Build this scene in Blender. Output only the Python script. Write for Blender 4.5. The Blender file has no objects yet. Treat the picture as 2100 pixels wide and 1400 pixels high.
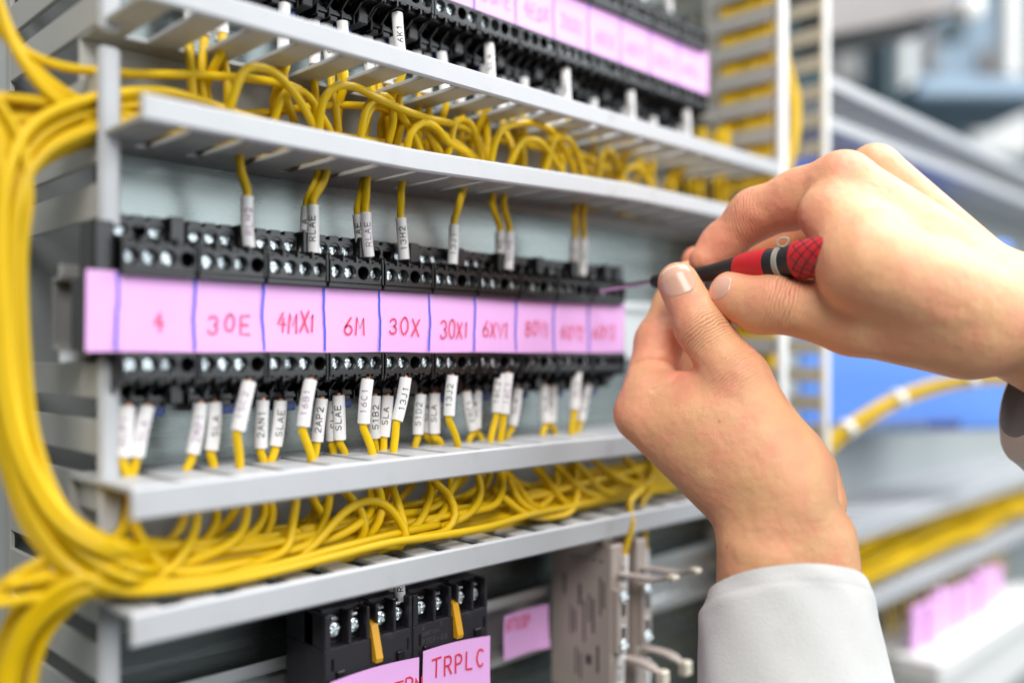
import bpy, math, random
import numpy as np
from mathutils import Vector, Matrix

rnd = random.Random(7)
scene = bpy.context.scene
COL = scene.collection
S = 0.001                      # everything below is measured in millimetres from the lens
CZ = 1.3                       # lens height above the floor, metres
F = 1850.0
Q = math.sqrt(0.5)

# ------------------------------------------------------------------ camera, light, exposure
cd = bpy.data.cameras.new("camera")
cam = bpy.data.objects.new("camera", cd); COL.objects.link(cam)
cam.location = (0, 0, CZ)
cam.rotation_euler = (math.radians(90), 0, math.radians(-45))
cd.sensor_width = 36.0
cd.lens = 36.0 * F / 2100.0
cd.shift_y = 25.0 / 2100.0
cd.clip_start = 0.01
cd.clip_end = 60.0
cd.dof.use_dof = True
cd.dof.focus_distance = 0.390
cd.dof.aperture_fstop = 2.15
cd.dof.aperture_blades = 0
scene.camera = cam

w = bpy.data.worlds.new("World"); scene.world = w; w.use_nodes = True
bg = w.node_tree.nodes["Background"]
bg.inputs[0].default_value = (0.86, 0.94, 1.0, 1); bg.inputs[1].default_value = 0.07

def area(name, loc, target, size, power, col=(1, 1, 1), size_y=None):
    l = bpy.data.lights.new(name, 'AREA'); l.energy = power; l.color = col; l.size = size
    if size_y: l.shape = 'RECTANGLE'; l.size_y = size_y
    o = bpy.data.objects.new(name, l); COL.objects.link(o)
    o.location = loc
    d = Vector(target) - Vector(loc)
    o.rotation_euler = d.to_track_quat('-Z', 'Y').to_euler()
    return o
area("ceiling_light", (0.95, -0.1, 2.55), (0.3, 0.25, 1.3), 0.5, 25, (1, 0.99, 1.0), 1.3)
area("room_fill", (-0.45, -0.6, 2.3), (0.3, 0.3, 1.3), 0.8, 23, (1, 0.98, 0.95))  # added fill lamp behind the lens, lifts faces turned toward it
area("window_light", (1.05, -1.2, 1.62), (0.3, 0.3, 1.3), 1.7, 20, (0.90, 0.96, 1.0), 1.0)
area("aisle_light", (2.0, -0.6, 2.6), (1.4, 0.6, 1.3), 1.2, 15, (0.9, 0.96, 1))

vs = scene.view_settings
vs.view_transform = 'Standard'; vs.look = 'None'; vs.gamma = 1; vs.use_curve_mapping = False
vs.exposure = 0.13
scene.cycles.use_denoising = True
scene.cycles.max_bounces = 8
scene.cycles.caustics_reflective = False
scene.cycles.caustics_refractive = False

# ------------------------------------------------------------------ geometry helpers
def pd(u, v, d):                       # photo pixel + depth along the view -> mm
    r = (u - 1050) / F * d
    return np.array([Q * (d + r), Q * (d - r), (725 - v) / F * d])
def py(u, v, Y):                       # photo pixel on the plane at distance Y
    return pd(u, v, Y / Q * F / (2900 - u))
def px(u, v, X):
    return pd(u, v, X / Q * F / (F + u - 1050))
def wv(p): return Vector((p[0] * S, p[1] * S, p[2] * S + CZ))

class MB:
    def __init__(self): self.v = []; self.f = []; self.m = []
    def add(self, vs, fs, mi=0):
        n = len(self.v); self.v.extend([tuple(p) for p in vs])
        self.f.extend([tuple(i + n for i in f) for f in fs]); self.m.extend([mi] * len(fs)); return self
    def box(self, a, b, c=0.3, mi=0):
        x0, y0, z0 = [min(p, q) for p, q in zip(a, b)]; x1, y1, z1 = [max(p, q) for p, q in zip(a, b)]
        c = min(c, (x1 - x0) * .45, (y1 - y0) * .45, (z1 - z0) * .45)
        V = []; idx = {}
        lo = (x0, y0, z0); hi = (x1, y1, z1)
        for s in [(i, j, k) for i in (0, 1) for j in (0, 1) for k in (0, 1)]:
            for ax in range(3):
                p = [(hi if s[t] else lo)[t] for t in range(3)]
                for t in range(3):
                    if t != ax: p[t] += -c if s[t] else c
                idx[(s, ax)] = len(V); V.append(p)
        Fc = []
        for ax in range(3):
            o = [t for t in range(3) if t != ax]
            for side in (0, 1):
                q = []
                for (i, j) in ((0, 0), (1, 0), (1, 1), (0, 1)):
                    s = [0, 0, 0]; s[ax] = side; s[o[0]] = i; s[o[1]] = j; q.append(idx[(tuple(s), ax)])
                flip = (side == 0) ^ (ax == 1)
                Fc.append(q[::-1] if flip else q)
        for ax in range(3):
            o = [t for t in range(3) if t != ax]
            for i in (0, 1):
                for j in (0, 1):
                    s0 = [0, 0, 0]; s0[o[0]] = i; s0[o[1]] = j; s1 = list(s0); s1[ax] = 1
                    Fc.append([idx[(tuple(s0), o[0])], idx[(tuple(s1), o[0])], idx[(tuple(s1), o[1])], idx[(tuple(s0), o[1])]])
        for s in [(i, j, k) for i in (0, 1) for j in (0, 1) for k in (0, 1)]:
            Fc.append([idx[(s, 0)], idx[(s, 1)], idx[(s, 2)]])
        # orient outward
        cen = np.array([(x0 + x1) / 2, (y0 + y1) / 2, (z0 + z1) / 2]); out = []
        for f in Fc:
            P = np.array([V[i] for i in f], float)
            n = np.cross(P[1] - P[0], P[2] - P[0])
            out.append(f if np.dot(n, P.mean(0) - cen) > 0 else f[::-1])
        return self.add(V, out, mi)
    def tube(self, pts, r, seg=8, cap=True, mi=0, radii=None):
        P = np.array(pts, float); n = len(P)
        T = np.gradient(P, axis=0); T /= np.linalg.norm(T, axis=1)[:, None] + 1e-9
        N = np.cross(T[0], [0.3, 0.8, 0.52]); N /= np.linalg.norm(N)
        V = []; Fc = []
        for i in range(n):
            N = N - T[i] * np.dot(N, T[i]); N /= np.linalg.norm(N) + 1e-9
            B = np.cross(T[i], N); rr = radii[i] if radii is not None else r
            for k in range(seg):
                a = 2 * math.pi * k / seg
                V.append(P[i] + rr * (N * math.cos(a) + B * math.sin(a)))
        for i in range(n - 1):
            for k in range(seg):
                k2 = (k + 1) % seg
                Fc.append((i * seg + k, i * seg + k2, (i + 1) * seg + k2, (i + 1) * seg + k))
        if cap:
            Fc.append(tuple(range(seg))[::-1]); Fc.append(tuple((n - 1) * seg + k for k in range(seg)))
        return self.add(V, Fc, mi)
    def lathe(self, prof, axis, org, seg=24, mi=0, closed=False):
        """prof: (radius, t) along axis from org"""
        a = np.array(axis, float); a /= np.linalg.norm(a)
        n = np.cross(a, [0.12, 0.31, 0.94]); n /= np.linalg.norm(n); b = np.cross(a, n)
        V = []; Fc = []
        for (r, t) in prof:
            for k in range(seg):
                q = 2 * math.pi * k / seg
                V.append(np.array(org) + a * t + r * (n * math.cos(q) + b * math.sin(q)))
        for i in range(len(prof) - 1):
            for k in range(seg):
                k2 = (k + 1) % seg
                Fc.append((i * seg + k, i * seg + k2, (i + 1) * seg + k2, (i + 1) * seg + k))
        if not closed:
            if prof[0][0] > 1e-6: Fc.append(tuple(range(seg))[::-1])
            if prof[-1][0] > 1e-6: Fc.append(tuple((len(prof) - 1) * seg + k for k in range(seg)))
        return self.add(V, Fc, mi)
    def sweep(self, st, y0, y1, c=0.8, mi=0):
        """bar along X: stations (x, z0, z1)"""
        V = []; Fc = []
        for (x, z0, z1) in st:
            for (y, z) in ((y0 + c, z0), (y1 - c, z0), (y1, z0 + c), (y1, z1 - c), (y1 - c, z1), (y0 + c, z1), (y0, z1 - c), (y0, z0 + c)):
                V.append((x, y, z))
        for i in range(len(st) - 1):
            for k in range(8):
                k2 = (k + 1) % 8
                Fc.append((i * 8 + k, (i + 1) * 8 + k, (i + 1) * 8 + k2, i * 8 + k2))
        Fc.append(tuple(range(8))); Fc.append(tuple((len(st) - 1) * 8 + k for k in range(8))[::-1])
        return self.add(V, Fc, mi)
    def mesh(self, name, mats, org=(0, 0, 0), smooth=None):
        me = bpy.data.meshes.new(name)
        o = np.array(org, float)
        me.from_pydata([((p[0] - o[0]) * S, (p[1] - o[1]) * S, (p[2] - o[2]) * S) for p in self.v], [], self.f)
        for m in (mats if isinstance(mats, (list, tuple)) else [mats]): me.materials.append(m)
        me.polygons.foreach_set("material_index", self.m)
        if smooth is not None:
            me.polygons.foreach_set("use_smooth", [True] * len(me.polygons))
            if smooth < 180: me.set_sharp_from_angle(angle=math.radians(smooth))
        me.update()
        return me

def MBbox(a, b, c): return MB().box(a, b, c)

def base_of(mb):
    P = np.array(mb.v); return np.array([(P[:, 0].min() + P[:, 0].max()) / 2, (P[:, 1].min() + P[:, 1].max()) / 2, P[:, 2].min()])

def link(name, me, loc_mm, parent=None):
    o = bpy.data.objects.new(name, me); COL.objects.link(o)
    if parent is not None:
        o.parent = parent
        o.location = wv(loc_mm) - abs_loc[parent.name]
    else:
        o.location = wv(loc_mm)
    abs_loc[o.name] = wv(loc_mm)
    return o
abs_loc = {}

def obj(name, mb, mats, parent=None, smooth=None, org=None):
    if org is None: org = base_of(mb)
    return link(name, mb.mesh(name, mats, org, smooth), org, parent)

def tag(o, label, cat, group=None, kind=None):
    if label: o["label"] = label
    if cat: o["category"] = cat
    if group: o["group"] = group
    if kind: o["kind"] = kind
    return o

def thing(name, loc_mm, label, cat, group=None):
    o = link(name, None, loc_mm); o.empty_display_size = 0.01
    return tag(o, label, cat, group)

def spline(pts, step=3.0):
    P = np.array(pts, float)
    P = np.vstack([2 * P[0] - P[1], P, 2 * P[-1] - P[-2]])
    out = []
    for i in range(1, len(P) - 2):
        a, b, c, d = P[i - 1], P[i], P[i + 1], P[i + 2]
        n = max(2, int(np.linalg.norm(c - b) / step))
        # centripetal Catmull-Rom
        t0 = 0; t1 = np.linalg.norm(b - a) ** .5 + t0 + 1e-6; t2 = np.linalg.norm(c - b) ** .5 + t1 + 1e-6; t3 = np.linalg.norm(d - c) ** .5 + t2 + 1e-6
        for k in range(n):
            t = t1 + (t2 - t1) * k / n
            A1 = (t1 - t) / (t1 - t0) * a + (t - t0) / (t1 - t0) * b
            A2 = (t2 - t) / (t2 - t1) * b + (t - t1) / (t2 - t1) * c
            A3 = (t3 - t) / (t3 - t2) * c + (t - t2) / (t3 - t2) * d
            B1 = (t2 - t) / (t2 - t0) * A1 + (t - t0) / (t2 - t0) * A2
            B2 = (t3 - t) / (t3 - t1) * A2 + (t - t1) / (t3 - t1) * A3
            out.append((t2 - t) / (t2 - t1) * B1 + (t - t1) / (t2 - t1) * B2)
    out.append(P[-2])
    return np.array(out)

# ------------------------------------------------------------------ materials
def mat(name, col, rough=0.5, metal=0.0, noise=0.0, nscale=200, bump=0.0, bscale=800, spec=0.5, sss=0, trans=0, aniso=None):
    m = bpy.data.materials.new(name); m.use_nodes = True
    nt = m.node_tree; b = nt.nodes["Principled BSDF"]
    b.inputs["Roughness"].default_value = rough; b.inputs["Metallic"].default_value = metal
    b.inputs["Specular IOR Level"].default_value = spec
    b.inputs["Base Color"].default_value = (*col, 1)
    tc = nt.nodes.new("ShaderNodeTexCoord")
    if noise:
        n = nt.nodes.new("ShaderNodeTexNoise"); n.inputs["Scale"].default_value = nscale; n.inputs["Detail"].default_value = 4
        mp = nt.nodes.new("ShaderNodeMapRange"); mp.inputs[3].default_value = 1 - noise; mp.inputs[4].default_value = 1 + noise
        mx = nt.nodes.new("ShaderNodeMix"); mx.data_type = 'RGBA'; mx.blend_type = 'MULTIPLY'; mx.inputs[0].default_value = 1
        if aniso:
            ma = nt.nodes.new("ShaderNodeMapping"); ma.inputs["Scale"].default_value = aniso
            nt.links.new(tc.outputs["Object"], ma.inputs[0]); nt.links.new(ma.outputs[0], n.inputs["Vector"])
        else:
            nt.links.new(tc.outputs["Object"], n.inputs["Vector"])
        nt.links.new(n.outputs[0], mp.inputs[0])
        mx.inputs[6].default_value = (*col, 1); nt.links.new(mp.outputs[0], mx.inputs[7]); nt.links.new(mx.outputs[2], b.inputs["Base Color"])
        mr = nt.nodes.new("ShaderNodeMapRange"); mr.inputs[3].default_value = max(0.02, rough - noise * .4); mr.inputs[4].default_value = min(1, rough + noise * .4)
        nt.links.new(n.outputs[0], mr.inputs[0]); nt.links.new(mr.outputs[0], b.inputs["Roughness"])
    if bump:
        n2 = nt.nodes.new("ShaderNodeTexNoise"); n2.inputs["Scale"].default_value = bscale; n2.inputs["Detail"].default_value = 3
        bp = nt.nodes.new("ShaderNodeBump"); bp.inputs["Strength"].default_value = bump; bp.inputs["Distance"].default_value = 0.0003
        nt.links.new(tc.outputs["Object"], n2.inputs["Vector"]); nt.links.new(n2.outputs[0], bp.inputs["Height"]); nt.links.new(bp.outputs[0], b.inputs["Normal"])
    if trans: b.inputs["Transmission Weight"].default_value = trans
    return m

def vary(m, lo, hi):
    """each wire of the same batch differs a little in colour"""
    nt = m.node_tree; b = nt.nodes["Principled BSDF"]; src = b.inputs["Base Color"].links[0].from_socket
    oi = nt.nodes.new("ShaderNodeObjectInfo"); mr = nt.nodes.new("ShaderNodeMapRange"); mr.inputs[3].default_value = lo; mr.inputs[4].default_value = hi
    mx = nt.nodes.new("ShaderNodeMix"); mx.data_type = 'RGBA'; mx.blend_type = 'MULTIPLY'; mx.inputs[0].default_value = 1
    nt.links.new(oi.outputs["Random"], mr.inputs[0]); nt.links.new(src, mx.inputs[6]); nt.links.new(mr.outputs[0], mx.inputs[7]); nt.links.new(mx.outputs[2], b.inputs["Base Color"])
def grime(m, col, amount, scale, lo=.56, hi=.72):
    """irregular smudges and handling marks"""
    nt = m.node_tree; b = nt.nodes["Principled BSDF"]; src = b.inputs["Base Color"].links[0].from_socket
    tc = nt.nodes.new("ShaderNodeTexCoord"); n = nt.nodes.new("ShaderNodeTexNoise"); n.inputs["Scale"].default_value = scale; n.inputs["Detail"].default_value = 8; n.inputs["Roughness"].default_value = .7
    mr = nt.nodes.new("ShaderNodeMapRange"); mr.inputs[1].default_value = lo; mr.inputs[2].default_value = hi; mr.inputs[4].default_value = amount
    mx = nt.nodes.new("ShaderNodeMix"); mx.data_type = 'RGBA'; mx.inputs[7].default_value = (*col, 1)
    nt.links.new(tc.outputs["Object"], n.inputs["Vector"]); nt.links.new(n.outputs[0], mr.inputs[0]); nt.links.new(mr.outputs[0], mx.inputs[0]); nt.links.new(src, mx.inputs[6]); nt.links.new(mx.outputs[2], b.inputs["Base Color"])
M = {}
M['duct'] = mat("duct_pvc", (0.45, 0.465, 0.485), 0.42, noise=0.05, nscale=60, bump=0.05, bscale=1500)
M['ductside'] = mat("duct_pvc_grey", (0.42, 0.42, 0.40), 0.5, noise=0.06, nscale=50)
M['panel'] = mat("zinc_panel", (0.215, 0.245, 0.24), 0.27, metal=0.72, noise=0.34, nscale=40, aniso=(.3, 1, 4), bump=0.0)
M['backplate'] = mat("painted_plate", (0.36, 0.39, 0.39), 0.5, noise=0.08, nscale=20)
M['black'] = mat("black_phenolic", (0.007, 0.007, 0.008), 0.30, noise=0.2, nscale=900, bump=0.12, bscale=4000)
M['blackgloss'] = mat("black_gloss", (0.008, 0.008, 0.010), 0.12, noise=0.1, nscale=300)
M['graphite'] = mat("graphite_plastic", (0.020, 0.018, 0.024), 0.42, noise=0.2, nscale=1200, bump=0.2, bscale=3500)
M['screw'] = mat("zinc_screw", (0.86, 0.92, 0.94), 0.27, metal=1.0, noise=0.12, nscale=1500)
M['copper'] = mat("copper", (0.75, 0.32, 0.16), 0.35, metal=1.0)
M['yellow'] = mat("yellow_pvc", (0.70, 0.455, 0.003), 0.38, noise=0.14, nscale=45, bump=0.12, bscale=500, spec=0.3)
vary(M['yellow'], 0.86, 1.08)
M['sleeve'] = mat("white_sleeve", (0.80, 0.79, 0.79), 0.45, noise=0.03, nscale=300)
M['ink'] = mat("black_ink", (0.012, 0.012, 0.018), 0.6)
M['inkpurple'] = mat("faded_ink", (0.30, 0.16, 0.30), 0.6)
M['inkgreen'] = mat("green_ink", (0.02, 0.10, 0.07), 0.6)
M['pink'] = mat("pink_paper", (0.84, 0.45, 0.85), 0.7, noise=0.05, nscale=55, bump=0.15, bscale=1400)
M['red'] = mat("red_marker", (0.74, 0.035, 0.075), 0.55, noise=0.25, nscale=700)
M['redfaint'] = mat("faded_red_marker", (0.80, 0.25, 0.36), 0.6, noise=0.12, nscale=500)
M['blue'] = mat("blue_marker", (0.030, 0.085, 0.70), 0.55, noise=0.3, nscale=500)
M['clipblue'] = mat("blue_plastic", (0.008, 0.035, 0.22), 0.4, noise=0.1)
M['steel'] = mat("bright_steel", (0.62, 0.63, 0.64), 0.25, metal=1.0, noise=0.1, nscale=40)
M['rail'] = mat("rail_steel", (0.66, 0.67, 0.67), 0.36, metal=0.75, noise=0.08, nscale=40)
M['levery'] = mat("amber_lever", (0.72, 0.36, 0.01), 0.35, noise=0.06)
M['handlered'] = mat("red_rubber", (0.62, 0.016, 0.022), 0.5, noise=0.08, nscale=400, bump=0.15, bscale=3000)
M['handleblack'] = mat("black_rubber", (0.014, 0.015, 0.018), 0.5, noise=0.25, nscale=500, bump=0.2, bscale=3500)
M['tie'] = mat("clear_nylon", (0.72, 0.70, 0.58), 0.3, trans=0.45)
M['beige'] = mat("taupe_module", (0.40, 0.34, 0.305), 0.5, noise=0.06, nscale=80)
M['cream'] = mat("cream_lever", (0.72, 0.66, 0.54), 0.4, noise=0.05)
M['print'] = mat("dark_print", (0.08, 0.065, 0.07), 0.6)
M['bluebox'] = mat("blue_device", (0.10, 0.27, 0.78), 0.5, noise=0.06, nscale=10)
M['violet'] = mat("blue_device_shaded", (0.10, 0.16, 0.50), 0.5, noise=0.06, nscale=10)  # device blue with the duct's shade put into the colour
M['white'] = mat("white_paint", (0.78, 0.78, 0.76), 0.45, noise=0.04, nscale=20)
M['cyanwall'] = mat("pale_cyan_paint", (0.50, 0.72, 0.80), 0.6, noise=0.04, nscale=3)
M['greyblue'] = mat("grey_blue_paint", (0.24, 0.33, 0.42), 0.5, noise=0.06, nscale=4)
M['darkteal'] = mat("dark_teal_paint", (0.05, 0.085, 0.10), 0.5, noise=0.1, nscale=4)
M['brownge'] = mat("brown_grey_paint", (0.21, 0.19, 0.18), 0.5, noise=0.06, nscale=6)
M['fabric'] = mat("grey_work_cloth", (0.82, 0.815, 0.80), 0.9, noise=0.04, nscale=120, bump=1.0, bscale=1300, spec=0.2)
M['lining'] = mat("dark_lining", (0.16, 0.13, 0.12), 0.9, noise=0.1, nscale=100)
M['floor'] = mat("grey_floor", (0.26, 0.265, 0.27), 0.5, noise=0.08, nscale=3)

grime(M['duct'], (0.30, 0.29, 0.27), .35, 45)
grime(M['sleeve'], (0.60, 0.57, 0.52), .5, 160)
grime(M['black'], (0.03, 0.029, 0.028), .5, 130)
grime(M['graphite'], (0.07, 0.065, 0.06), .5, 90)
grime(M['panel'], (0.15, 0.165, 0.16), .5, 22)
grime(M['fabric'], (0.60, 0.59, 0.57), .35, 60)
# ------------------------------------------------------------------ stroke lettering
def arc(cx, cy, rx, ry, a0, a1, n=9):
    return [(cx + rx * math.cos(math.radians(a0 + (a1 - a0) * i / (n - 1))), cy + ry * math.sin(math.radians(a0 + (a1 - a0) * i / (n - 1)))) for i in range(n)]
G = {
 '0': [arc(.5, .5, .42, .5, 90, 450, 17)], '1': [[(.3, .82), (.52, 1), (.52, 0)]],
 '2': [arc(.5, .72, .4, .28, 170, -30, 8) + [(.08, 0), (.92, 0)]],
 '3': [arc(.45, .74, .4, .26, 160, -80, 8) + arc(.45, .25, .45, .26, 80, -160, 9)],
 '4': [[(.62, 1), (.08, .38), (.95, .38)], [(.68, .7), (.68, 0)]],
 '5': [[(.88, 1), (.2, 1), (.14, .56)] + arc(.48, .32, .42, .32, 120, -150, 9)],
 '6': [[(.75, 1), (.3, .62)] + arc(.5, .28, .4, .28, 150, 510, 14)],
 '7': [[(.1, 1), (.9, 1), (.4, 0)]],
 '8': [arc(.5, .75, .33, .25, -90, 270, 13), arc(.5, .25, .42, .25, 90, 450, 13)],
 'A': [[(0.02, 0), (.5, 1), (.98, 0)], [(.2, .36), (.8, .36)]],
 'B': [[(.1, 0), (.1, 1), (.55, 1)] + arc(.55, .76, .33, .24, 90, -90, 7) + arc(.58, .26, .36, .26, 90, -90, 7) + [(.1, 0)], [(.1, .52), (.55, .52)]],
 'C': [arc(.52, .5, .45, .5, 50, 310, 13)], 'D': [[(.1, 0), (.1, 1), (.45, 1)] + arc(.45, .5, .47, .5, 90, -90, 9) + [(.1, 0)]],
 'E': [[(.9, 1), (.12, 1), (.12, 0), (.92, 0)], [(.12, .52), (.78, .52)]], 'F': [[(.9, 1), (.12, 1), (.12, 0)], [(.12, .52), (.75, .52)]],
 'H': [[(.1, 0), (.1, 1)], [(.9, 0), (.9, 1)], [(.1, .5), (.9, .5)]], 'J': [[(.75, 1), (.75, .25)] + arc(.45, .25, .3, .25, 0, -170, 7)],
 'K': [[(.1, 0), (.1, 1)], [(.9, 1), (.1, .42)], [(.38, .6), (.92, 0)]], 'L': [[(.12, 1), (.12, 0), (.88, 0)]],
 'M': [[(.06, 0), (.12, 1), (.5, .35), (.88, 1), (.94, 0)]], 'N': [[(.1, 0), (.1, 1), (.9, 0), (.9, 1)]],
 'P': [[(.12, 0), (.12, 1), (.55, 1)] + arc(.55, .73, .36, .27, 90, -90, 8) + [(.12, .46)]],
 'R': [[(.12, 0), (.12, 1), (.55, 1)] + arc(.55, .74, .36, .26, 90, -90, 8) + [(.12, .48)], [(.5, .48), (.92, 0)]],
 'S': [arc(.5, .74, .38, .26, 30, 260, 9) + arc(.5, .26, .4, .26, 80, -150, 9)],
 'T': [[(0, 1), (1, 1)], [(.5, 1), (.5, 0)]], 'U': [[(.1, 1), (.1, .3)] + arc(.5, .3, .4, .3, 180, 360, 8) + [(.9, 1)]],
 'V': [[(.05, 1), (.5, 0), (.95, 1)]], 'X': [[(.08, 1), (.92, 0)], [(.9, 1), (.06, 0)]], '-': [[(.15, .45), (.85, .45)]],
 'o': [arc(.5, .35, .4, .35, 90, 450, 13)], 'm': [[(.08, 0), (.08, .68)], arc(.3, .42, .21, .26, 180, 0, 7) + [(.5, 0)], arc(.72, .42, .21, .26, 180, 0, 7) + [(.93, 0)]],
 'r': [[(.2, 0), (.2, .68)], arc(.55, .38, .35, .3, 180, 60, 6)], 'n': [[(.12, 0), (.12, .68)], arc(.48, .38, .36, .3, 180, 0, 8) + [(.84, 0)]], ' ': [],
}
def strokes(text, h, wd, gap, jitter=0.0, r=None, slant=0):
    r = r or random.Random(sum(map(ord, text)) * 31 + len(text))
    out = []; x = 0
    for ch in text:
        sx = 0.45 if ch in '1' and jitter else 1.0
        jx, jy, js = r.uniform(-jitter, jitter), r.uniform(-jitter, jitter), 1 + r.uniform(-jitter, jitter)
        for st in G[ch]:
            out.append([(x + (p[0] * sx + jx) * wd * js + slant * p[1] * h + (r.uniform(-.03, .03) * wd if jitter else 0), (p[1] * js + jy) * h + (r.uniform(-.02, .02) * h if jitter else 0)) for p in st])
        x += wd * sx + gap
    return out, x - gap
def ribbons(mb, sts, width, fn, lift0=0.10, taper=False):
    """fn(p, q, lift) -> mm point"""
    for k, st in enumerate(sts):
        P = np.array(st, float)
        if len(P) < 2: continue
        lift = lift0 + 0.02 * k
        T = np.gradient(P, axis=0); T /= np.linalg.norm(T, axis=1)[:, None] + 1e-9
        # mitre
        Nn = np.stack([-T[:, 1], T[:, 0]], 1)
        P0 = P[0] - T[0] * width * .45; P1 = P[-1] + T[-1] * width * .45
        P = P.copy(); P[0] = P0; P[-1] = P1
        V = []
        for i in range(len(P)):
            V.append(fn(*(P[i] + Nn[i] * width / 2), lift)); V.append(fn(*(P[i] - Nn[i] * width / 2), lift))
        mb.add(V, [(2 * i, 2 * i + 1, 2 * i + 3, 2 * i + 2) for i in range(len(P) - 1)])

#SECTION structure
# ------------------------------------------------------------------ mounting panel and cabinet
mb = MB(); mb.box((129, 350, -420), (541, 352.5, 420), .5)
tag(obj("mounting_plate", mb, M['panel']), "greenish grey metal mounting panel behind the black relay sockets", "panel")
mb = MB(); mb.box((-160, 436, -450), (300, 439, 450), .5)
tag(obj("cabinet_back", mb, M['backplate']), "dark grey rear sheet of the cabinet seen behind the yellow bundle", "cabinet back")
mb = MB(); mb.box((606, 356, -700), (1400, 359, 178), .5)
tag(obj("mounting_plate", mb, M['backplate']), "grey mounting panel of the far bay beyond the hands", "panel")
mb = MB(); mb.v = [(-9000, -4000, -1300), (9000, -4000, -1300), (9000, 9000, -1300), (-9000, 9000, -1300)]; mb.f = [(0, 1, 2, 3)]; mb.m = [0]
tag(obj("floor", mb, M['floor']), None, None, kind="structure")

# ------------------------------------------------------------------ horizontal slotted ducts
YL = 293.0
def flat(x): return 0.0
def bowB(x): return 4.5 * min(1, max(0, (x - 235) / 150.0)) - 0.5 * math.sin((x - 120) / 60.0)
def bowC(x): return 0.8 * math.sin((x - 120) / 110.0)
def hwall(x0, x1, zl0, zl1, zw, gap, zf, yb=350.0, t=2.0):
    lip = MB(); n = 40
    lip.sweep([(x0 + (x1 - x0) * i / n, zl0 + zf(x0 + (x1 - x0) * i / n), zl1 + zf(x0 + (x1 - x0) * i / n)) for i in range(n + 1)], YL - 1.2, YL + 1.6, .9)
    wl = MB(); x = x0
    while x < x1 - 3:
        z = zw + zf(x + 10); xe = min(x + 20 - gap, x1)
        wl.box((x, YL + 1.4, z), (xe, yb - 14, z + t), .35)
        x += 20
    wl.sweep([(x0 + (x1 - x0) * i / n, zw + zf(x0 + (x1 - x0) * i / n), zw + t + zf(x0 + (x1 - x0) * i / n)) for i in range(n + 1)], yb - 14.2, yb - 0.2, .3)
    return lip, wl
def duct(label, x0, x1, walls, zb0, zb1):
    t = thing("wiring_duct", ((x0 + x1) / 2, 348, zb0), label, "wiring duct")
    for (zl0, zl1, zw, gap, zf) in walls:
        lip, wl = hwall(x0, x1, zl0, zl1, zw, gap, zf)
        obj("side_wall", wl, M['duct'], t)
        obj("lip", lip, M['duct'], t)
    b = MB(); b.box((x0, 347.6, zb0 + 2), (x1, 349.8, zb1 - 2), .3)
    obj("base", b, M['ductside'], t)
    return t
duct("grey slotted wiring duct above the nearer row of relays with looping yellow wires inside", 122.5, 536.0,
     [(115.6, 124.6, 116.0, 8.5, flat), (76.0, 85.0, 76.6, 5.0, bowB)], 76, 118)
duct("grey slotted wiring duct below the pink strip holding the thick yellow wire bundle", 119.0, 536.0,
     [(-54.2, -43.2, -45.6, 4.0, bowC), (-95.0, -84.0, -86.4, 8.5, flat)], -86, -44)

# vertical ducts: walls are combs facing along X
def vwall(mb, xw, y0, y1, z0, z1, pitch, gap, phase=0, t=2.0):
    z = z0 + phase
    while z < z1 - 3:
        mb.box((xw, y0, z), (xw + t, y1 - 6, min(z + pitch - gap, z1)), .35); z += pitch
    mb.box((xw, y1 - 6.2, z0), (xw + t, y1, z1), .3)
t = thing("wiring_duct", (124, 380, -330), "upright slotted wiring duct at the left end with blurred tan fingers", "wiring duct")
for (z0, z1) in ((44, 108), (-300, -0.5), (113, 330)):
    m_ = MB(); vwall(m_, 122.0, 327, 434, z0, z1, 20, 7.5, 4); obj("side_wall", m_, M['ductside'], t)
    m_ = MB(); m_.box((120.6, 323.5, z0), (128.2, 327.4, z1), 1.4); obj("lip", m_, M['duct'], t)
t = thing("wiring_duct", (572, 352, -420), "upright slotted wiring duct at the right end with yellow wires showing in its slots", "wiring duct")
for (xw, lw) in ((541.5, 9.0), (603, 6.5)):
    m_ = MB(); vwall(m_, xw, 294.5, 354, -420, 420, 20, 9.5); obj("side_wall", m_, M['ductside'], t)
    m_ = MB(); m_.box((xw - lw / 2 + .5, 290.5, -420), (xw + lw / 2 + 1.5, 294.6, 420), 1.2); obj("lip", m_, M['white'], t)
m_ = MB(); m_.box((543.6, 351, -420), (602.9, 353.6, 420), .3); obj("base", m_, M['ductside'], t)

# ------------------------------------------------------------------ mounting rails
def din(x0, x1, zc, yf, label):
    m_ = MB()
    for s in (-1, 1):
        m_.box((x0, yf, zc + s * 17.5), (x1, yf + 1, zc + s * 12.8), .2)
        m_.box((x0, yf + .6, zc + s * 12.8), (x1, yf + 7.0, zc + s * 11.8), .2)
    m_.box((x0, yf + 6.4, zc - 12.2), (x1, yf + 7.4, zc + 12.2), .2)
    return tag(obj("mounting_rail", m_, M['rail']), label, "mounting rail")
din(113, 536, 14.5, 340.5, "silver mounting rail carrying the relay sockets behind the pink label strip")
din(131, 536, -144.5, 336.0, "silver mounting rail below the lower duct carrying two wide black sockets")
din(131, 536, 177, 340.5, "silver mounting rail carrying the upper row of relay sockets")

# ------------------------------------------------------------------ relay sockets
CELL = 28.0
X776 = py(776, 725, 318)[0]
XB = [X776 + CELL * (i - 4) for i in range(14)]       # cell boundaries from the first blue line

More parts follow.
